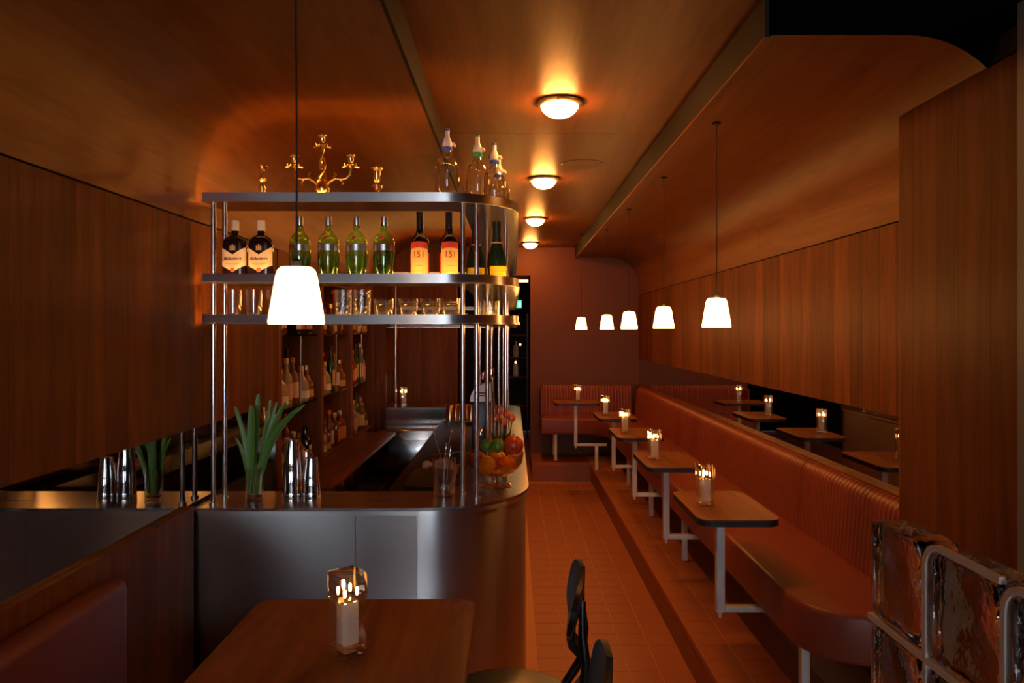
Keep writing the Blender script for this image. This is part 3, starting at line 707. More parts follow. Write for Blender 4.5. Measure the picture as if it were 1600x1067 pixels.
# ================================================================== THINGS ON THE TOP SHELF
T1, T2, T3 = TIERS
def lathe_part(prof, mat, parent, name, n=24, **k): return MB().lathe(prof, n, **k).build(name, mat, parent, smooth=True, angle=35)
for x, lab, prof in ((-1.04, 'brass candlestick with a single bulge, left of the candelabra', [(0.030, 0), (0.030, 0.010), (0.026, 0.022), (0.012, 0.030), (0.009, 0.045), (0.016, 0.072), (0.013, 0.085), (0.009, 0.095), (0.016, 0.106), (0.016, 0.112), (0.011, 0.120), (0.011, 0.150), (0.024, 0.158), (0.024, 0.163), (0.009, 0.163), (0.009, 0.15)]),
                     (-0.563, 'brass candlestick of stacked rings, right of the candelabra', [(0.028, 0), (0.028, 0.008), (0.022, 0.020), (0.010, 0.026), (0.019, 0.040), (0.010, 0.054), (0.010, 0.062), (0.022, 0.072), (0.022, 0.082), (0.010, 0.094), (0.014, 0.104), (0.015, 0.140), (0.026, 0.152), (0.026, 0.158), (0.010, 0.158), (0.010, 0.14)])):
    t = thing('candlestick', (x, 3.08, T3 + 0.0005), lab, 'candlestick', 'brass candlesticks on the top shelf')
    lathe_part(prof[:8], 'brass', t, 'base'); lathe_part(prof[7:], 'brass', t, 'candle_cup')
cd = thing('candelabra', (-0.79, 3.08, T3 + 0.0005), 'ornate three-armed brass candelabra on the top steel shelf', 'candelabra')
lathe_part([(0.028, 0), (0.028, 0.006), (0.014, 0.014), (0.012, 0.024), (0.024, 0.045), (0.030, 0.065), (0.026, 0.085), (0.014, 0.10), (0.010, 0.11)], 'brass', cd, 'base')
def spiral(z0, z1, rad, turns, r0, ph):
    return MB().tube([(rad * math.cos(ph + turns * 2 * PI * k / 20) * (1 - 0.4 * k / 20), rad * math.sin(ph + turns * 2 * PI * k / 20) * (1 - 0.4 * k / 20), z0 + (z1 - z0) * k / 20) for k in range(21)], [r0 * (1.15 - 0.5 * k / 20) for k in range(21)], 8)
spiral(0.10, 0.235, 0.011, 0.9, 0.009, 0).build('stem', 'brass', cd, smooth=True)
spiral(0.09, 0.20, 0.016, 0.7, 0.006, PI).build('stem_scroll', 'brass', cd, smooth=True)
def cup(x, z, parent):
    p = lathe_part([(0.004, z - 0.008), (0.024, z), (0.026, z + 0.004), (0.010, z + 0.006), (0.008, z + 0.014), (0.013, z + 0.026), (0.013, z + 0.036), (0.020, z + 0.042), (0.020, z + 0.046), (0.009, z + 0.046)], 'brass', parent, 'candle_cup', 18, cx=x)
    for k in range(5):
        a = 2 * PI * k / 5 + 0.5; MB().tube([(x + 0.018 * math.cos(a), 0.018 * math.sin(a), z + 0.002), (x + 0.034 * math.cos(a), 0.034 * math.sin(a), z - 0.001), (x + 0.040 * math.cos(a), 0.040 * math.sin(a), z + 0.006)], [0.006, 0.005, 0.002], 6).build('petal', 'brass', p, smooth=True)
for s in (-1, 1):
    pts = [(s * 0.012, 0, 0.078), (s * 0.030, 0, 0.098), (s * 0.055, 0, 0.112), (s * 0.078, 0, 0.108), (s * 0.100, 0, 0.112), (s * 0.114, 0, 0.130), (s * 0.118, 0, 0.156)]
    a = MB().tube(pts, [0.009, 0.008, 0.007, 0.006, 0.006, 0.006, 0.006], 8).build('arm', 'brass', cd, smooth=True)
    MB().tube([(s * 0.078, 0, 0.106), (s * 0.088, 0, 0.092), (s * 0.080, 0, 0.084)], [0.005, 0.004, 0.002], 6).build('arm_scroll', 'brass', a, smooth=True)
    MB().tube([(s * 0.050, 0, 0.114), (s * 0.056, 0, 0.130), (s * 0.048, 0, 0.138)], [0.005, 0.004, 0.002], 6).build('arm_scroll', 'brass', a, smooth=True)
    cup(s * 0.118, 0.162, cd)
cup(0.0, 0.245, cd)
lathe_part([(0.004, 0.235), (0.016, 0.240), (0.006, 0.246)], 'brass', cd, 'collar')
def siphon(x, y, tip, label, rz=0.0, h=0.215):
    t = thing('soda_siphon', (x, y, T3 + 0.0005), label, 'siphon bottle', 'soda siphons on the top shelf', rz)
    R = 0.050
    prof = [(0.044, 0.0), (R, 0.006), (R, h * 0.72), (R * 0.97, h * 0.80), (R * 0.82, h * 0.90), (R * 0.55, h * 0.97), (0.019, h + 0.006), (0.017, h + 0.022)]
    b = MB().lathe(prof, 28, caps=True).build('bottle', 'siphon', t, smooth=True, angle=50)
    for k in range(14):
        a = 2 * PI * k / 14; MB().tube([(R * 1.003 * math.cos(a), R * 1.003 * math.sin(a), 0.02), (R * 1.003 * math.cos(a), R * 1.003 * math.sin(a), h * 0.66)], 0.0012, 4).build('flute', 'siphon', b)
    lathe_part([(0.021, h + 0.020), (0.0225, h + 0.024), (0.0225, h + 0.032), (0.019, h + 0.036)], tip, t, 'collar', 20)
    lathe_part([(0.019, h + 0.036), (0.022, h + 0.048), (0.017, h + 0.066), (0.010, h + 0.080), (0.0095, h + 0.104)], 'plastic_white', t, 'valve_head', 20)
    MB().tube([(0.012, 0, h + 0.052), (0.028, 0, h + 0.050), (0.034, 0, h + 0.040)], [0.009, 0.007, 0.005], 8).build('spout', 'plastic_white', t, smooth=True)
    MB().tube([(-0.012, 0, h + 0.066), (-0.022, 0, h + 0.060), (-0.026, 0, h + 0.044)], [0.005, 0.004, 0.003], 8).build('lever', tip, t, smooth=True)
    lathe_part([(0.0098, h + 0.104), (0.0105, h + 0.107), (0.0105, h + 0.113), (0.006, h + 0.116)], tip, t, 'top_button', 16)
    MB().tube([(0, 0, h + 0.02), (0, 0, 0.02)], 0.003, 6).build('dip_tube', 'clear', t)
    return t
siphon(-0.273, 3.12, 'plastic_blue', 'clear glass soda siphon with blue-tipped valve, closest to the candelabra', 0.2)
siphon(-0.150, 3.22, 'plastic_green', 'clear glass soda siphon with a green-tipped valve', -0.4)
siphon(-0.080, 3.36, 'plastic_blue', 'clear glass soda siphon with blue-tipped valve, past the green-tipped one', -0.2)
siphon(-0.062, 3.54, 'plastic_blue', 'clear glass soda siphon last of the row along the shelf side', -0.2, h=0.19)

# ================================================================== BOTTLES ON THE MIDDLE SHELF
def whisky(x, label):
    t = thing('whisky_bottle', (x, 3.075, T2 + 0.0005), label, 'bottle', 'whisky bottles on the middle shelf')
    e = 3.2
    MB().lathe([(0.90, 0), (0.97, 0.004), (1.0, 0.012), (1.0, 0.150), (0.985, 0.162), (0.93, 0.175), (0.80, 0.187), (0.55, 0.196), (0.36, 0.202)], 40, sx=0.0495, sy=0.030, exp=e).build('bottle', 'whisky_dark', t, smooth=True, angle=50)
    lathe_part([(0.0165, 0.200), (0.0150, 0.208), (0.0150, 0.2185)], 'whisky_dark', t, 'neck')
    lathe_part([(0.0165, 0.2190), (0.0168, 0.221), (0.0160, 0.260), (0.0145, 0.262)], 'cap_white', t, 'cap')
    lab = patch(0.0500, 0.0305, 1.45, lambda u: 0.118 + 0.032 * abs(u), lambda u: 0.048 + 0.026 * abs(u), 48, 4, e).build('front_label', 'label_cream', t)
    text_on("Ballantine's", 0.02, 'ink', lab, 0.074, 0.101, y0=-0.0318, shear=0.35, bold=0.0005)
    for zz, ww in ((0.086, 0.050), (0.080, 0.058), (0.074, 0.040)): box('print_line', 'ink_grey', (-ww / 2, ww / 2, -0.0318, -0.0315, zz, zz + 0.0014), lab)
    sl = MB().lathe([(0.0095, 0), (0.0095, 0.0012), (0.008, 0.0020), (0.0001, 0.0020)], 20)
    sl.v = [(v[0], -0.0312 - v[2], v[1] + 0.055) for v in sl.v]; sl.build('seal', 'seal_red', t, smooth=True)
    cr = MB().box(-0.012, 0.012, -0.0316, -0.0306, 0.136, 0.139).box(-0.004, 0.004, -0.0318, -0.0306, 0.140, 0.154).box(-0.011, -0.006, -0.0318, -0.0306, 0.140, 0.156).box(0.006, 0.011, -0.0318, -0.0306, 0.140, 0.156).box(-0.003, 0.003, -0.0318, -0.0306, 0.155, 0.161)
    cr.build('crest', 'crest_gold', t)
whisky(-1.151, 'dark squat whisky bottle with cream label, beside the steel poles')
whisky(-1.043, 'dark squat whisky bottle with cream label, next to the green gin bottles')
gin_words = ('first from the whisky bottles', 'second from the whisky bottles', 'third from the whisky bottles', 'closest to the rum bottles')
g0 = None
for i, x in enumerate((-0.882, -0.763, -0.646, -0.532)):
    lab = 'fluted green gin bottle with silver band, ' + gin_words[i]
    if g0: t = copy_tree(g0); t.location.x = x; t['label'] = lab; continue
    t = g0 = thing('gin_bottle', (x, 3.075, T2 + 0.0005), lab, 'bottle', 'green gin bottles on the middle shelf')
    out = [(0.034, 0), (0.036, 0.004), (0.0445, 0.120), (0.0440, 0.128), (0.0435, 0.160), (0.0440, 0.166), (0.0410, 0.184), (0.032, 0.200), (0.0205, 0.211), (0.0150, 0.222), (0.0140, 0.240)]
    b = MB().lathe(out, 32).build('bottle', 'green_glass', t, smooth=True, angle=50)
    lathe_part([(r * 0.90, z) for r, z in out[1:2]] + [(0.034, 0.02), (0.0405, 0.118), (0.0395, 0.150)], 'green_liquid' if 'green_liquid' in M else 'green_glass', t, 'liquid', 24)
    for k in range(16):
        a = 2 * PI * k / 16; MB().tube([(0.0358 * math.cos(a), 0.0358 * math.sin(a), 0.006), (0.0442 * math.cos(a), 0.0442 * math.sin(a), 0.117)], 0.0016, 4).build('flute', 'green_glass', b)
    patch(0.0445, 0.0445, 1.5, lambda u: 0.160, lambda u: 0.134, 20, 2).build('silver_band', 'label_silver', t, smooth=True)
    sl = MB().lathe([(0.0075, 0), (0.0075, 0.0015), (0.0001, 0.0018)], 16); sl.v = [(v[0] - 0.004, -0.0400 - v[2] + (v[1]) * 0.4, v[1] + 0.186) for v in sl.v]; sl.build('seal', 'seal_red', t, smooth=True)
    lathe_part([(0.0135, 0.2402), (0.0138, 0.242), (0.0130, 0.276), (0.0115, 0.278)], 'label_silver', t, 'cap')
for x, lab in ((-0.383, 'dark rum bottle with red and yellow label, next to the green gin bottles'), (-0.262, 'dark rum bottle with red and yellow label, beside the steel poles')):
    t = thing('rum_bottle', (x, 3.075, T2 + 0.0005), lab, 'bottle', 'rum bottles on the middle shelf', rz=0.0 if x < -0.3 else 0.25)
    lathe_part([(0.035, 0), (0.0385, 0.004), (0.0385, 0.168), (0.036, 0.182), (0.026, 0.197), (0.0175, 0.207), (0.0150, 0.222), (0.0140, 0.240)], 'rum_dark', t, 'bottle', 28)
    lathe_part([(0.0150, 0.228), (0.0150, 0.294), (0.0135, 0.297)], 'cap_black', t, 'cap')
    lb_ = patch(0.0389, 0.0389, 1.15, lambda u: 0.152, lambda u: 0.012, 18, 3).build('front_label', 'label_yellow', t)
    r_ = patch(0.0392, 0.0392, 1.05, lambda u: 0.172 - 0.006 * u * u, lambda u: 0.146 - 0.006 * u * u, 18, 2).build('red_banner', 'label_red', t)
    patch(0.0387, 0.0387, 1.5, lambda u: 0.125, lambda u: 0.012, 18, 3).build('label_side', 'seal_red', t)
    text_on('151', 0.02, 'ink_red', lb_, 0.040, 0.118, R=0.0394, bold=0.0004)
    text_on('151', 0.02, 'label_yellow', lb_, 0.030, 0.120, R=0.0392) if False else None
    for zz, ww in ((0.104, 0.030), (0.086, 0.040), (0.072, 0.034), (0.050, 0.040)):
        MB().grid([[(0.0392 * math.sin(q), -0.0392 * math.cos(q), z) for q in [ww / 0.0392 * (-0.5 + k / 8) for k in range(9)]] for z in (zz, zz + 0.0012)]).build('print_line', 'ink_red', lb_)
for x, y, lab, rz in ((-0.165, 3.36, 'dark green champagne bottle with yellow label, closest to the rum bottles', 0.1), (-0.068, 3.28, 'dark green champagne bottle with yellow label, at the shelf corner', 0.35)):
    t = thing('champagne_bottle', (x, y, T2 + 0.0005), lab, 'bottle', 'champagne bottles on the middle shelf', rz)
    lathe_part([(0.038, 0), (0.0425, 0.004), (0.0425, 0.110), (0.040, 0.132), (0.030, 0.165), (0.020, 0.195), (0.0165, 0.22)], 'champ_glass', t, 'bottle', 28)
    lathe_part([(0.0225, 0.192), (0.019, 0.212), (0.0175, 0.235), (0.0185, 0.255), (0.0185, 0.285), (0.015, 0.291)], 'foil_black', t, 'foil')
    lathe_part([(0.0232, 0.190), (0.0228, 0.196)], 'crest_gold', t, 'foil_band')
    lab_ = patch(0.0429, 0.0429, 1.1, lambda u: 0.088, lambda u: 0.018, 18, 3).build('front_label', 'champ_label', t)
    for zz, ww in ((0.066, 0.050), (0.052, 0.036), (0.040, 0.044)):
        MB().grid([[(0.0432 * math.sin(q), -0.0432 * math.cos(q), z) for q in [ww / 0.0432 * (-0.5 + k / 8) for k in range(9)]] for z in (zz, zz + 0.0016)]).build('print_line', 'ink_grey', lab_)
cv = thing('crystal_vase', (-0.035, 3.46, T2 + 0.0005), 'flared cut crystal vase beside the champagne bottles', 'vase')
lathe_part([(0.020, 0), (0.022, 0.01), (0.014, 0.022), (0.020, 0.05), (0.024, 0.09), (0.022, 0.13), (0.026, 0.155), (0.024, 0.155), (0.018, 0.10), (0.010, 0.05)], 'ribbed', cv, 'bowl', 20)
for k in range(10):
    a = 2 * PI * k / 10; MB().tube([(0.021 * math.cos(a), 0.021 * math.sin(a), 0.05), (0.0255 * math.cos(a + 0.3), 0.0255 * math.sin(a + 0.3), 0.09), (0.0235 * math.cos(a + 0.6), 0.0235 * math.sin(a + 0.6), 0.13)], 0.0018, 5).build('cut_ridge', 'ribbed', cv)

# ================================================================== GLASSES ON THE LOWER SHELF
def tumbler_prof(r0, r1, h, w=0.002):
    return [(r0 * 0.9, 0), (r0, 0.003), (r1, h), (r1 - w, h), (r0 - w, 0.012), (0.0001, 0.012)]
def pint(x, lab, grp):
    t = thing('pint_glass', (x, 3.075, T1 + 0.0005), lab, 'glass', grp)
    lathe_part(tumbler_prof(0.028, 0.036, 0.138), 'clear', t, 'body', 24); lathe_part([(0.0270, 0.0122), (0.026, 0.016), (0.0001, 0.016)], 'ribbed', t, 'thick_base', 24)
pint(-1.158, 'plain clear pint glass below the first whisky bottle, beside the poles', 'pint glasses')
pint(-1.072, 'plain clear pint glass between the whisky bottles, on the lowest shelf', 'pint glasses')
pint(-0.985, 'plain clear pint glass partly behind the near pendant lamp', 'pint glasses')
for x, lab in ((-0.703, 'tall hammered highball glass under the second gin bottle'), (-0.624, 'tall hammered highball glass under the third gin bottle')):
    t = thing('highball_glass', (x, 3.075, T1 + 0.0005), lab, 'glass', 'hammered highball glasses')
    lathe_part(tumbler_prof(0.034, 0.037, 0.138), 'ribbed', t, 'body', 24); lathe_part([(0.0325, 0.0122), (0.032, 0.018), (0.0001, 0.018)], 'clear', t, 'thick_base', 24)
rk = None
for x, wd in ((-0.534, 'beside the hammered glasses'), (-0.433, 'second from the hammered glasses'), (-0.340, 'third from the hammered glasses'), (-0.257, 'beside the steel poles')):
    lab = 'low rocks glass with horizontal ridges, ' + wd
    if rk: t = copy_tree(rk); t.location.x = x; t['label'] = lab; continue
    t = rk = thing('rocks_glass', (x, 3.075, T1 + 0.0005), lab, 'glass', 'ridged rocks glasses')
    b = lathe_part(tumbler_prof(0.034, 0.043, 0.102), 'clear', t, 'body', 28)
    for k in range(8):
        z = 0.018 + 0.0095 * k; r = 0.034 + 0.009 * z / 0.102 + 0.0008
        lathe_part([(r, z), (r + 0.0014, z + 0.002), (r, z + 0.004)], 'ribbed', b, 'ridge', 28, caps=False)
t = thing('crystal_tumbler', (-0.098, 3.30, T1 + 0.0005), 'cut crystal tumbler at the shelf corner behind the poles', 'glass')
lathe_part(tumbler_prof(0.036, 0.042, 0.10), 'ribbed', t, 'body', 12)
for k in range(12):
    a = 2 * PI * k / 12; MB().tube([(0.037 * math.cos(a), 0.037 * math.sin(a), 0.01), (0.0415 * math.cos(a + 0.35), 0.0415 * math.sin(a + 0.35), 0.075)], 0.002, 5).build('cut_ridge', 'ribbed', t)
wg = None
for i, x in enumerate((-1.0, -0.92, -0.84, -0.76, -0.66, -0.55, -0.45)):
    if wg: t = copy_tree(wg); t.location.x = x; continue
    t = wg = thing('stem_glass', (x, 6.90, T1 + 0.0005), 'small stemmed glass on the far run of the lowest shelf', 'glass', 'stem glasses on the far shelf')
    lathe_part([(0.030, 0), (0.030, 0.002), (0.005, 0.006), (0.004, 0.06), (0.010, 0.068), (0.034, 0.10), (0.036, 0.13), (0.034, 0.13), (0.008, 0.072)], 'ribbed', t, 'bowl', 18)
    lathe_part([(0.0302, 0.0), (0.0302, 0.003)], 'clear', t, 'foot', 18)

# ================================================================== THINGS ON THE COUNTER
C0 = CT + 0.0005
pv = thing('leaf_vase', (-1.065, 3.06, C0), 'clear glass cylinder vase full of long green strap leaves on the counter', 'vase')
lathe_part([(0.034, 0), (0.0355, 0.003), (0.0365, 0.135), (0.0345, 0.135), (0.033, 0.014), (0.0001, 0.012)], 'clear', pv, 'glass_cylinder', 28)
lathe_part([(0.030, 0.0125), (0.032, 0.018), (0.0001, 0.022)], 'water_stone', pv, 'water', 20)
def strap(p0, p1, w0, bend, mat, tw=0.0, nm='leaf'):
    p0, p1 = Vector(p0), Vector(p1); d = p1 - p0; side = d.cross(Vector((math.sin(tw), -math.cos(tw), 0))).normalized(); nrm = side.cross(d).normalized()
    rows = []
    for i in range(13):
        t = i / 12; c = p0 + d * t + Vector((d.x, d.y, 0)) * bend * (t * t - t) + Vector((0, 0, 1)) * (0.10 * bend * math.sin(PI * t))
        wd = w0 * (0.55 + 0.9 * t * (1 - t) * 1.6) * (1 if t < 0.94 else 0.62)
        rows.append([c - side * wd + nrm * wd * 0.35, c, c + side * wd + nrm * wd * 0.35])
    return MB().grid(rows).build(nm, mat, pv, smooth=True, solid=0.0012, angle=70)
for (bx, by, tx, ty, tz, wd, be, ma, tw) in ((-0.012, 0, 0.005, 0.03, 0.435, 0.015, 0.0, 'leaf', 0.1), (-0.010, -0.02, 0.000, -0.03, 0.395, 0.019, 0.1, 'leaf', 0.0), (0.010, 0, 0.205, 0.0, 0.395, 0.014, 0.5, 'leaf', 0.3),
                                             (0.008, 0.01, 0.120, 0.03, 0.400, 0.014, 0.35, 'leaf', -0.2), (0.0, 0.01, 0.075, 0.05, 0.40, 0.012, 0.2, 'leaf', 0.3), (-0.015, 0, -0.085, 0.01, 0.385, 0.012, 0.4, 'leaf', 0.2),
                                             (0.012, -0.01, 0.165, -0.03, 0.36, 0.013, 0.5, 'leaf', 0.1), (-0.018, 0.0, -0.075, -0.01, 0.26, 0.008, 0.3, 'leaf', 0.4), (0.004, 0.015, 0.045, 0.06, 0.41, 0.010, 0.1, 'leaf_pale', 0.5), (0.012, 0.012, 0.09, 0.06, 0.37, 0.011, 0.2, 'leaf', 0.9)):
    strap((bx, by, 0.03), (tx, ty, tz), wd, be, ma, tw)
for k in range(7):
    a = 2 * PI * k / 7; strap((0.012 * math.cos(a), 0.012 * math.sin(a), 0.024), (0.020 * math.cos(a), 0.020 * math.sin(a), 0.15), 0.011, 0.0, 'leaf_pale', a, 'stalk')
def shaker(x, y, h, lab, r=0.040):
    t = thing('cocktail_shaker', (x, y, C0), lab, 'shaker', 'steel shaker tins on the counter')
    lathe_part([(r * 0.62, 0), (r * 0.62 + 0.002, 0.006), (r * 0.65, 0.028)], 'chrome', t, 'weighted_foot', 28)
    lathe_part([(r * 0.66, 0.0285), (r * 0.68, 0.034), (r * 0.95, h * 0.93)] if False else [(r * 0.98, 0.0), (r, 0.004), (r * 0.985, 0.030), (r * 0.93, 0.034), (r * 0.90, h * 0.5), (r * 0.66, h - 0.006), (r * 0.63, h), (0.0001, h)], 'chrome', t, 'tin', 28)
    lathe_part([(r * 0.665, h * 0.965), (r * 0.675, h * 0.97), (r * 0.655, h * 0.975)], 'chrome', t, 'rolled_rim', 28, caps=False)
shaker(-0.925, 3.11, 0.245, 'tall upturned steel shaker tin beside the leafy vase')
shaker(-0.885, 3.19, 0.185, 'medium steel shaker tin standing behind the tall one', 0.036)
shaker(-0.842, 3.11, 0.170, 'short upturned steel shaker tin beside the tall one', 0.038)
ms = thing('spoon_glass', (-0.29, 3.16, C0), 'clear mixing glass holding long bar spoons on the counter', 'glass')
lathe_part(tumbler_prof(0.046, 0.052, 0.155, 0.003), 'clear', ms, 'outer_glass', 28); lathe_part([(0.040, 0.013), (0.041, 0.10), (0.039, 0.10), (0.036, 0.018), (0.0001, 0.018)], 'clear', ms, 'inner_glass', 24)
for i, (tx, ty, tz, wm) in enumerate(((-0.060, 0.02, 0.315, 'steel_pole'), (0.030, 0.02, 0.27, 'steel_pole'), (0.012, -0.02, 0.22, 'steel_pole'), (0.026, 0.03, 0.20, 'steel_pole'))):
    o = thing('bar_spoon', (-0.29, 3.16, C0), ('longest bar spoon leaning out of the mixing glass', 'twisted bar spoon leaning towards the pole', 'short bar spoon at the front of the mixing glass', 'short bar spoon at the back of the mixing glass')[i], 'spoon', 'bar spoons in the mixing glass')
    b = Vector(((0.020, -0.018, -0.012, 0.004)[i], (-0.010, 0.006, -0.020, 0.022)[i], 0.032)); e = Vector((tx, ty, tz))
    MB().tube([b + (e - b) * k / 30 + Vector((0.0012 * math.cos(k * 1.6), 0.0012 * math.sin(k * 1.6), 0)) for k in range(31)], 0.0022, 6).build('handle', wm, o, smooth=True)
    MB().ball(b, 0.009, 14, 8, 0.9).build('spoon_bowl', 'chrome', o, smooth=True); MB().ball(e, 0.004, 10, 6).build('finial', 'steel_pole', o, smooth=True)
# fruit bowl
BX, BY = -0.078, 3.345
fb = thing('fruit_bowl', (BX, BY, C0), 'footed amber glass bowl heaped with citrus on the counter corner', 'bowl')
lathe_part([(0.075, 0), (0.077, 0.004), (0.072, 0.008), (0.020, 0.014), (0.016, 0.022), (0.018, 0.040)], 'amber_bowl', fb, 'foot', 32)
lathe_part([(0.018, 0.041), (0.060, 0.050), (0.100, 0.070), (0.124, 0.105), (0.132, 0.150), (0.129, 0.150), (0.119, 0.108), (0.095, 0.075), (0.055, 0.056), (0.0001, 0.052)], 'amber_bowl', fb, 'bowl', 36)
def fruit(nm, dx, dy, dz, r, mat, lab, sz=0.95, calyx=False, grp='fruit in the amber bowl'):
    t = thing(nm, (BX + dx, BY + dy, C0 + dz), lab, 'fruit', grp)
    MB().ball((0, 0, 0), r, 20, 14, sz).build('skin', mat, t, smooth=True)
    if calyx:
        MB().lathe([(0.006, 0), (0.009, 0.012), (0.007, 0.012), (0.001, 0.002)], 6, 0, -r * 0.62, -r * 0.72).build('calyx', mat, t)
        MB().tube([(0, 0, r * sz - 0.002), (0, 0, r * sz + 0.006)], 0.004, 6).build('stem_stub', 'leaf_dark', t)
    else: MB().lathe([(0.004, -0.002), (0.003, 0.0015), (0.0001, 0.002)], 8, 0, 0, r * sz).build('stem_button', 'leaf_dark', t)
fruit('orange', -0.036, -0.055, 0.104, 0.042, 'lemon_peel', 'yellow orange at the front of the bowl, between limes and foot')
fruit('orange', 0.055, -0.035, 0.098, 0.043, 'orange_skin', 'round orange in the amber bowl below the pomegranate')
fruit('orange', -0.075, 0.032, 0.112, 0.040, 'orange_skin', 'orange low in the bowl on the mixing glass side')
fruit('orange', 0.012, 0.062, 0.108, 0.042, 'orange_skin', 'orange in the back of the amber bowl')
fruit('lime', -0.038, -0.012, 0.184, 0.029, 'lime_peel', 'green lime on top of the yellow orange, beside the poles', 1.0)
fruit('lime', 0.012, -0.020, 0.183, 0.031, 'lime_peel', 'green lime on top of the bowl, touching the pomegranate', 1.0)
fruit('pomegranate', 0.085, 0.010, 0.182, 0.046, 'pomegranate', 'large red pomegranate on the aisle side of the fruit bowl', 0.98, True)
# flowers behind the bowl
fv = thing('flower_bunch', (-0.055, 3.62, C0), 'red-orange tulip bunch with dark green leaves behind the fruit bowl', 'flowers')
lathe_part(tumbler_prof(0.035, 0.042, 0.14), 'clear', fv, 'glass_pot', 20)
for k, (dx, dy, dz) in enumerate(((-0.02, -0.02, 0.26), (0.03, -0.01, 0.275), (0.055, 0.02, 0.255), (-0.005, 0.03, 0.29), (0.015, -0.04, 0.245))):
    s_ = MB().tube([(dx * 0.3, dy * 0.3, 0.01), (dx * 0.7, dy * 0.7, dz * 0.6), (dx, dy, dz)], 0.003, 6).build('stem', 'leaf_dark', fv, smooth=True)
    for q in range(5):
        a = 2 * PI * q / 5
        MB().grid([[(dx + (0.004 + 0.016 * math.sin(PI * (0.15 + 0.75 * v))) * math.cos(a + u * 0.55), dy + (0.004 + 0.016 * math.sin(PI * (0.15 + 0.75 * v))) * math.sin(a + u * 0.55), dz + 0.036 * v) for u in (-1, -0.5, 0, 0.5, 1)] for v in (0, 0.25, 0.5, 0.75, 1)]).build('petal', 'petal', s_, smooth=True)
for k in range(8):
    a = 2 * PI * k / 8; r = 0.07
    MB().grid([[(math.cos(a) * r * v + (-math.sin(a)) * u * 0.016 * math.sin(PI * min(1, v + 0.08)), math.sin(a) * r * v + math.cos(a) * u * 0.016 * math.sin(PI * min(1, v + 0.08)), 0.10 + 0.15 * v - 0.05 * v * v) for u in (-1, 0, 1)] for v in (0, 0.25, 0.5, 0.75, 0.98)]).build('leaf', 'leaf_dark', fv, smooth=True)
# work area things
bd = thing('cutting_board', (-0.44, 3.80, 0.8855), 'dark cutting board lying on the black bar ledge', 'board')
box('slab', 'board', (-0.09, 0.10, -0.24, 0.24, 0.0, 0.045), bd, bevel=0.004); box('groove', 'dark_gap', (-0.075, 0.085, -0.22, -0.215, 0.0451, 0.0456), bd)
rows = [[(0.10 * u, 0.09 * v, 0.025 + 0.014 * math.sin(5 * u + 2 * v) + 0.012 * math.cos(7 * v - 2 * u) - 0.02 * (u * u + v * v)) for u in [-1 + k / 8 for k in range(17)]] for v in [-1 + k / 8 for k in range(17)]]
ct_ = MB().grid(rows).build('bar_cloth', 'cloth', None, loc=(-0.40, 4.16, 0.918), smooth=True, solid=0.006, angle=80); tag(ct_, 'crumpled tan bar cloth beyond the cutting board', 'cloth')
kn = thing('bar_knife', (-0.385, 4.30, 0.966), 'small knife with a blue handle lying over the cloth', 'knife', rz=0.7)
MB().prism([(-0.10, -0.008), (0.0, -0.010), (0.0, 0.010), (-0.085, 0.008)], 0.0, 0.002).build('blade', 'chrome', kn); MB().box(0.0005, 0.10, -0.009, 0.009, -0.004, 0.006).build('handle', 'knife_blue', kn, bevel=0.002)
# chrome tap
tp = thing('bar_tap', (-0.105, 4.55, CT + 0.0005), 'tall chrome bar tap standing on the side counter', 'tap')
lathe_part([(0.030, 0), (0.030, 0.008), (0.014, 0.014), (0.014, 0.02)], 'chrome', tp, 'base', 20)
MB().tube([(0, 0, 0.02), (-0.004, 0, 0.2), (-0.016, 0, 0.40)], 0.010, 12).build('column', 'chrome', tp, smooth=True)
MB().tube([(-0.016, 0, 0.40), (-0.02, 0, 0.44), (-0.05, 0, 0.452), (-0.072, 0, 0.44), (-0.075, 0, 0.40)], 0.012, 12).build('spout', 'chrome', tp, smooth=True)
lathe_part([(0.020, 0.41), (0.022, 0.425), (0.018, 0.47), (0.010, 0.476)], 'chrome', tp, 'handle', 16, cx=-0.022)
# white curved machine hood behind the poles
wm = thing('white_hood', (-0.175, 4.2, CT + 0.0005), 'small machine with a curved white enamel top and dark body, behind the poles', 'machine')
prof = [(-0.06, 0.305)] + [(-0.06 + 0.10 * (1 - math.cos(PI / 2 * k / 10)), 0.31 + 0.095 * math.sin(PI / 2 * k / 10)) for k in range(0, 11)] + [(0.055, 0.405), (0.055, 0.305)]
m = MB(); n = len(prof); m.add([(x, -0.07, z) for x, z in prof] + [(x, 0.07, z) for x, z in prof], [tuple(range(n)), tuple(range(2 * n - 1, n - 1, -1))] + [(i, (i + 1) % n, n + (i + 1) % n, n + i) for i in range(n)])
m.build('hood', 'white_enamel', wm, smooth=True, angle=30)
box('body', 'black_metal', (-0.05, 0.05, -0.06, 0.06, 0.0, 0.304), wm, bevel=0.004); box('vent', 'dark_gap', (-0.03, 0.03, -0.0725, -0.0702, 0.335, 0.341), wm); box('vent', 'dark_gap', (-0.03, 0.03, -0.0725, -0.0702, 0.350, 0.356), wm)
MB().lathe([(0.016, 0.12), (0.016, 0.15), (0.008, 0.16)], 14, 0, -0.08).build('spout', 'chrome', wm, smooth=True)
cb = thing('squat_bottle', (-0.185, 4.75, CT + 0.0005), 'clear bottle with a patterned white label behind the steel poles', 'bottle')
lathe_part([(0.036, 0), (0.038, 0.004), (0.038, 0.15), (0.030, 0.18), (0.014, 0.21), (0.013, 0.27)], 'bk_clear', cb, 'bottle'); lathe_part([(0.015, 0.2702), (0.015, 0.30), (0.012, 0.302)], 'lb_orange', cb, 'cap')
patch(0.0384, 0.0384, 1.2, lambda u: 0.14, lambda u: 0.05).build('front_label', 'lb_white', cb)
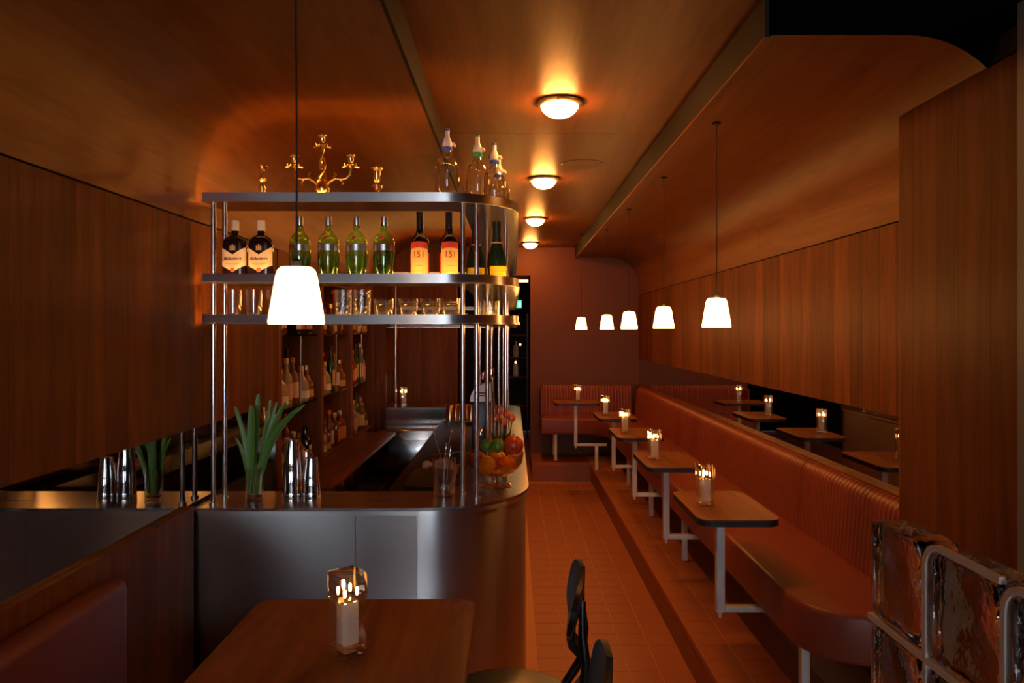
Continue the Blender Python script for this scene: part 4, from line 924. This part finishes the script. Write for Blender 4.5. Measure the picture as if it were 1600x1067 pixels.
# lamp standing on the far counter
table_lamp((-1.015, 6.93, C0), 0.2, 'lit clear acrylic lamp on the far counter beside the short mirror')

# ================================================================== BACK BAR BOTTLES
for bay, (y0, y1) in enumerate(((4.07, 4.90), (4.97, 5.81), (5.88, 6.72))):
    for z in (1.24, 1.66):
        o = box('glass_shelf', 'shelf_glass', (LW - 0.268, LW - 0.01, y0 + 0.002, y1 - 0.002, z - 0.010, z))
        tag(o, '%s greenish glass shelf in the %s bay of the bottle niche' % ('upper' if z > 1.5 else 'lower', ('nearest to the counter', 'middle', 'farthest from the counter')[bay] if bay == 1 else ('leafy vase side', '', 'far end')[bay]), 'shelf')
    o = MB().tube([(LW - 0.012, (y0 + y1) / 2, 1.2405), (LW - 0.012, (y0 + y1) / 2, 1.6495)], 0.005, 8).build('shelf_rod', 'steel_pole', None); tag(o, 'thin steel rod between glass shelves in the %s bay' % ('vase side', 'middle', 'far end')[bay], 'rod')
shapes = {'round': [(0.034, 0), (0.037, 0.004), (0.037, 0.155), (0.032, 0.175), (0.017, 0.195), (0.0135, 0.215), (0.0135, 0.262)],
          'square': [(0.038, 0), (0.041, 0.004), (0.041, 0.150), (0.036, 0.165), (0.018, 0.178), (0.0145, 0.19), (0.0145, 0.228)],
          'slim': [(0.029, 0), (0.031, 0.004), (0.031, 0.190), (0.026, 0.215), (0.014, 0.240), (0.012, 0.260), (0.012, 0.312)],
          'squat': [(0.043, 0), (0.046, 0.004), (0.048, 0.075), (0.043, 0.115), (0.024, 0.142), (0.0150, 0.158), (0.0150, 0.205)]}
kinds = [('round', 'amber', 'cream', 'lb_orange'), ('square', 'dark', 'white', 'cap_black'), ('slim', 'green', 'gold', 'cap_black'), ('squat', 'amber', 'gold', 'brass'), ('round', 'clear', 'pink', 'lb_cream'),
         ('slim', 'red', 'cream', 'seal_red'), ('square', 'amber', 'orange', 'cap_white'), ('round', 'dark', 'orange', 'brass'), ('squat', 'clear', 'white', 'lb_cream'), ('slim', 'blue', 'white', 'label_silver')]
protos = {}
def back_bottle(kind, x, y, z, where, rz):
    sh_, gl, lb2, cap = kinds[kind]
    desc = {'round': 'round-shouldered', 'square': 'square', 'slim': 'tall slim', 'squat': 'squat'}[sh_]
    lab = '%s %s liquor bottle with %s label, %s' % (desc, gl, lb2, where)
    grp = '%s %s bottles, %s' % (desc, gl, where)
    if kind not in protos:
        t = thing('liquor_bottle', (x, y, z), lab, 'bottle', grp, rz)
        ex = 5.0 if sh_ == 'square' else 2.0
        p = shapes[sh_]; R = p[2][0]
        MB().lathe(p, 18, exp=ex).build('glass_body', 'bk_' + gl, t, smooth=True, angle=50)
        h = p[-1][1]; r = p[-1][0] + 0.0015
        MB().lathe([(r, h - 0.018), (r, h + 0.012), (r * 0.85, h + 0.014)], 12).build('cap', cap, t, smooth=True)
        pm = patch(R + 0.0006, R + 0.0006, 1.05, lambda u: p[2][1] * 0.82, lambda u: p[2][1] * 0.20, 10, 1, ex)
        pm.v = [(-v[1], v[0], v[2]) for v in pm.v]                       # labels look into the room (+X)
        lo = pm.build('front_label', 'lb_' + lb2, t)
        protos[kind] = t
    else:
        t = copy_tree(protos[kind]); t.location = (x, y, z); t.rotation_euler.z = rz; t['label'] = lab; t['group'] = grp
    return t
bayw = ('vase side bay', 'middle bay', 'far bay')
shw = {0.8205: 'wooden ledge', 1.2405: 'lower glass shelf', 1.6605: 'upper glass shelf', 0.4555: 'bottom ledge'}
k = 0
for z in (0.8205, 1.2405, 1.6605, 0.4555):
    for bay, (y0, y1) in enumerate(((4.09, 4.88), (4.99, 5.79), (5.90, 6.70))):
        if z < 0.5 and bay == 2: continue
        nf = 6 if z < 1.5 else 5
        if z < 0.5: nf = 4
        for row in range(2):
            for i in range(nf):
                if row == 1 and i == nf - 1: continue
                y = y0 + 0.06 + (y1 - y0 - 0.12) * (i + 0.5 * row) / (nf - 1) + random.uniform(-0.012, 0.012)
                if z > 1.23 and z < 1.7 and row == 0 and abs(y - (y0 + y1) / 2) < 0.052: y += 0.06
                x = LW - (0.075 if row == 0 else 0.185) + random.uniform(-0.008, 0.008)
                if z < 0.82 and z > 0.5: x += 0.0
                kd = random.randrange(len(kinds)); k += 1
                back_bottle(kd, x, min(y, y1 - 0.05), z, '%s of the %s' % (shw[z], bayw[bay]), random.uniform(-0.7, 0.25))

# ================================================================== HALLWAY
es = thing('exit_sign', (0.085, 11.2, 2.02), 'small lit green exit sign in the dark hallway', 'sign')
MB().box(-0.065, 0.065, 0.0, 0.035, 0.0, 0.13).build('case', 'black_metal', es); box('lit_face', 'exit_glow', (-0.058, 0.058, -0.003, -0.0005, 0.008, 0.122), es)
box('doorway_mark', 'exit_white', (0.012, 0.046, -0.0045, -0.0032, 0.03, 0.10), es)
MB().tube([(-0.03, -0.0045, 0.035), (-0.018, -0.0045, 0.06), (-0.022, -0.0045, 0.085)], 0.006, 6).build('runner_mark', 'exit_white', es)
MB().box(-0.01, 0.01, 0.01, 0.03, 0.1305, 0.479).build('hanger', 'black_metal', es)
hp = thing('hall_light', (0.11, 10.6, 2.38), 'flat bright ceiling light panel in the back hallway', 'ceiling light')
MB().box(-0.14, 0.12, -0.06, 0.06, 0.0, 0.03).build('diffuser', 'panel_glow', hp); box('housing', 'white_metal', (-0.145, 0.125, -0.065, 0.065, 0.0301, 0.119), hp)
rk2 = thing('hall_rack', (0.02, 11.6, 0.0), 'black metal rack with bottles in the back hallway', 'rack')
for sx in (-0.22, 0.22): box('upright', 'black_metal', (sx - 0.012, sx + 0.012, -0.1, 0.1, 0.001, 1.95), rk2)
for z in (0.5, 0.95, 1.25, 1.6): box('rack_shelf', 'wood_vert_far', (-0.207, 0.207, -0.1, 0.1, z, z + 0.02), rk2)
pb = MB().lathe([(0.045, 0), (0.045, 0.16), (0.018, 0.20), (0.016, 0.26)], 14).mesh('hall_bottle', 'lb_white', smooth=True)
for z, wd in ((1.271, 'middle'), (0.971, 'lower')):
    o = inst(pb, 'hall_bottle', (0.06, 11.58, z)); tag(o, 'pale bottle on the %s shelf of the hallway rack' % wd, 'bottle')
for x, z, wd in ((0.10, 1.80, 'beside the exit sign'), (0.125, 1.47, 'above the pale bottle'), (0.055, 1.20, 'under the pale bottle')):
    o = thing('small_bulb', (x, 11.30, z), 'tiny warm bulb in the hallway, ' + wd, 'bulb'); MB().ball((0, 0, 0), 0.018, 12, 8).build('globe', 'faint_bulb', o, smooth=True)
    MB().tube([(0, 0, 0.0181), (0, 0, 2.499 - z)], 0.003, 6).build('cord', 'cable', o)
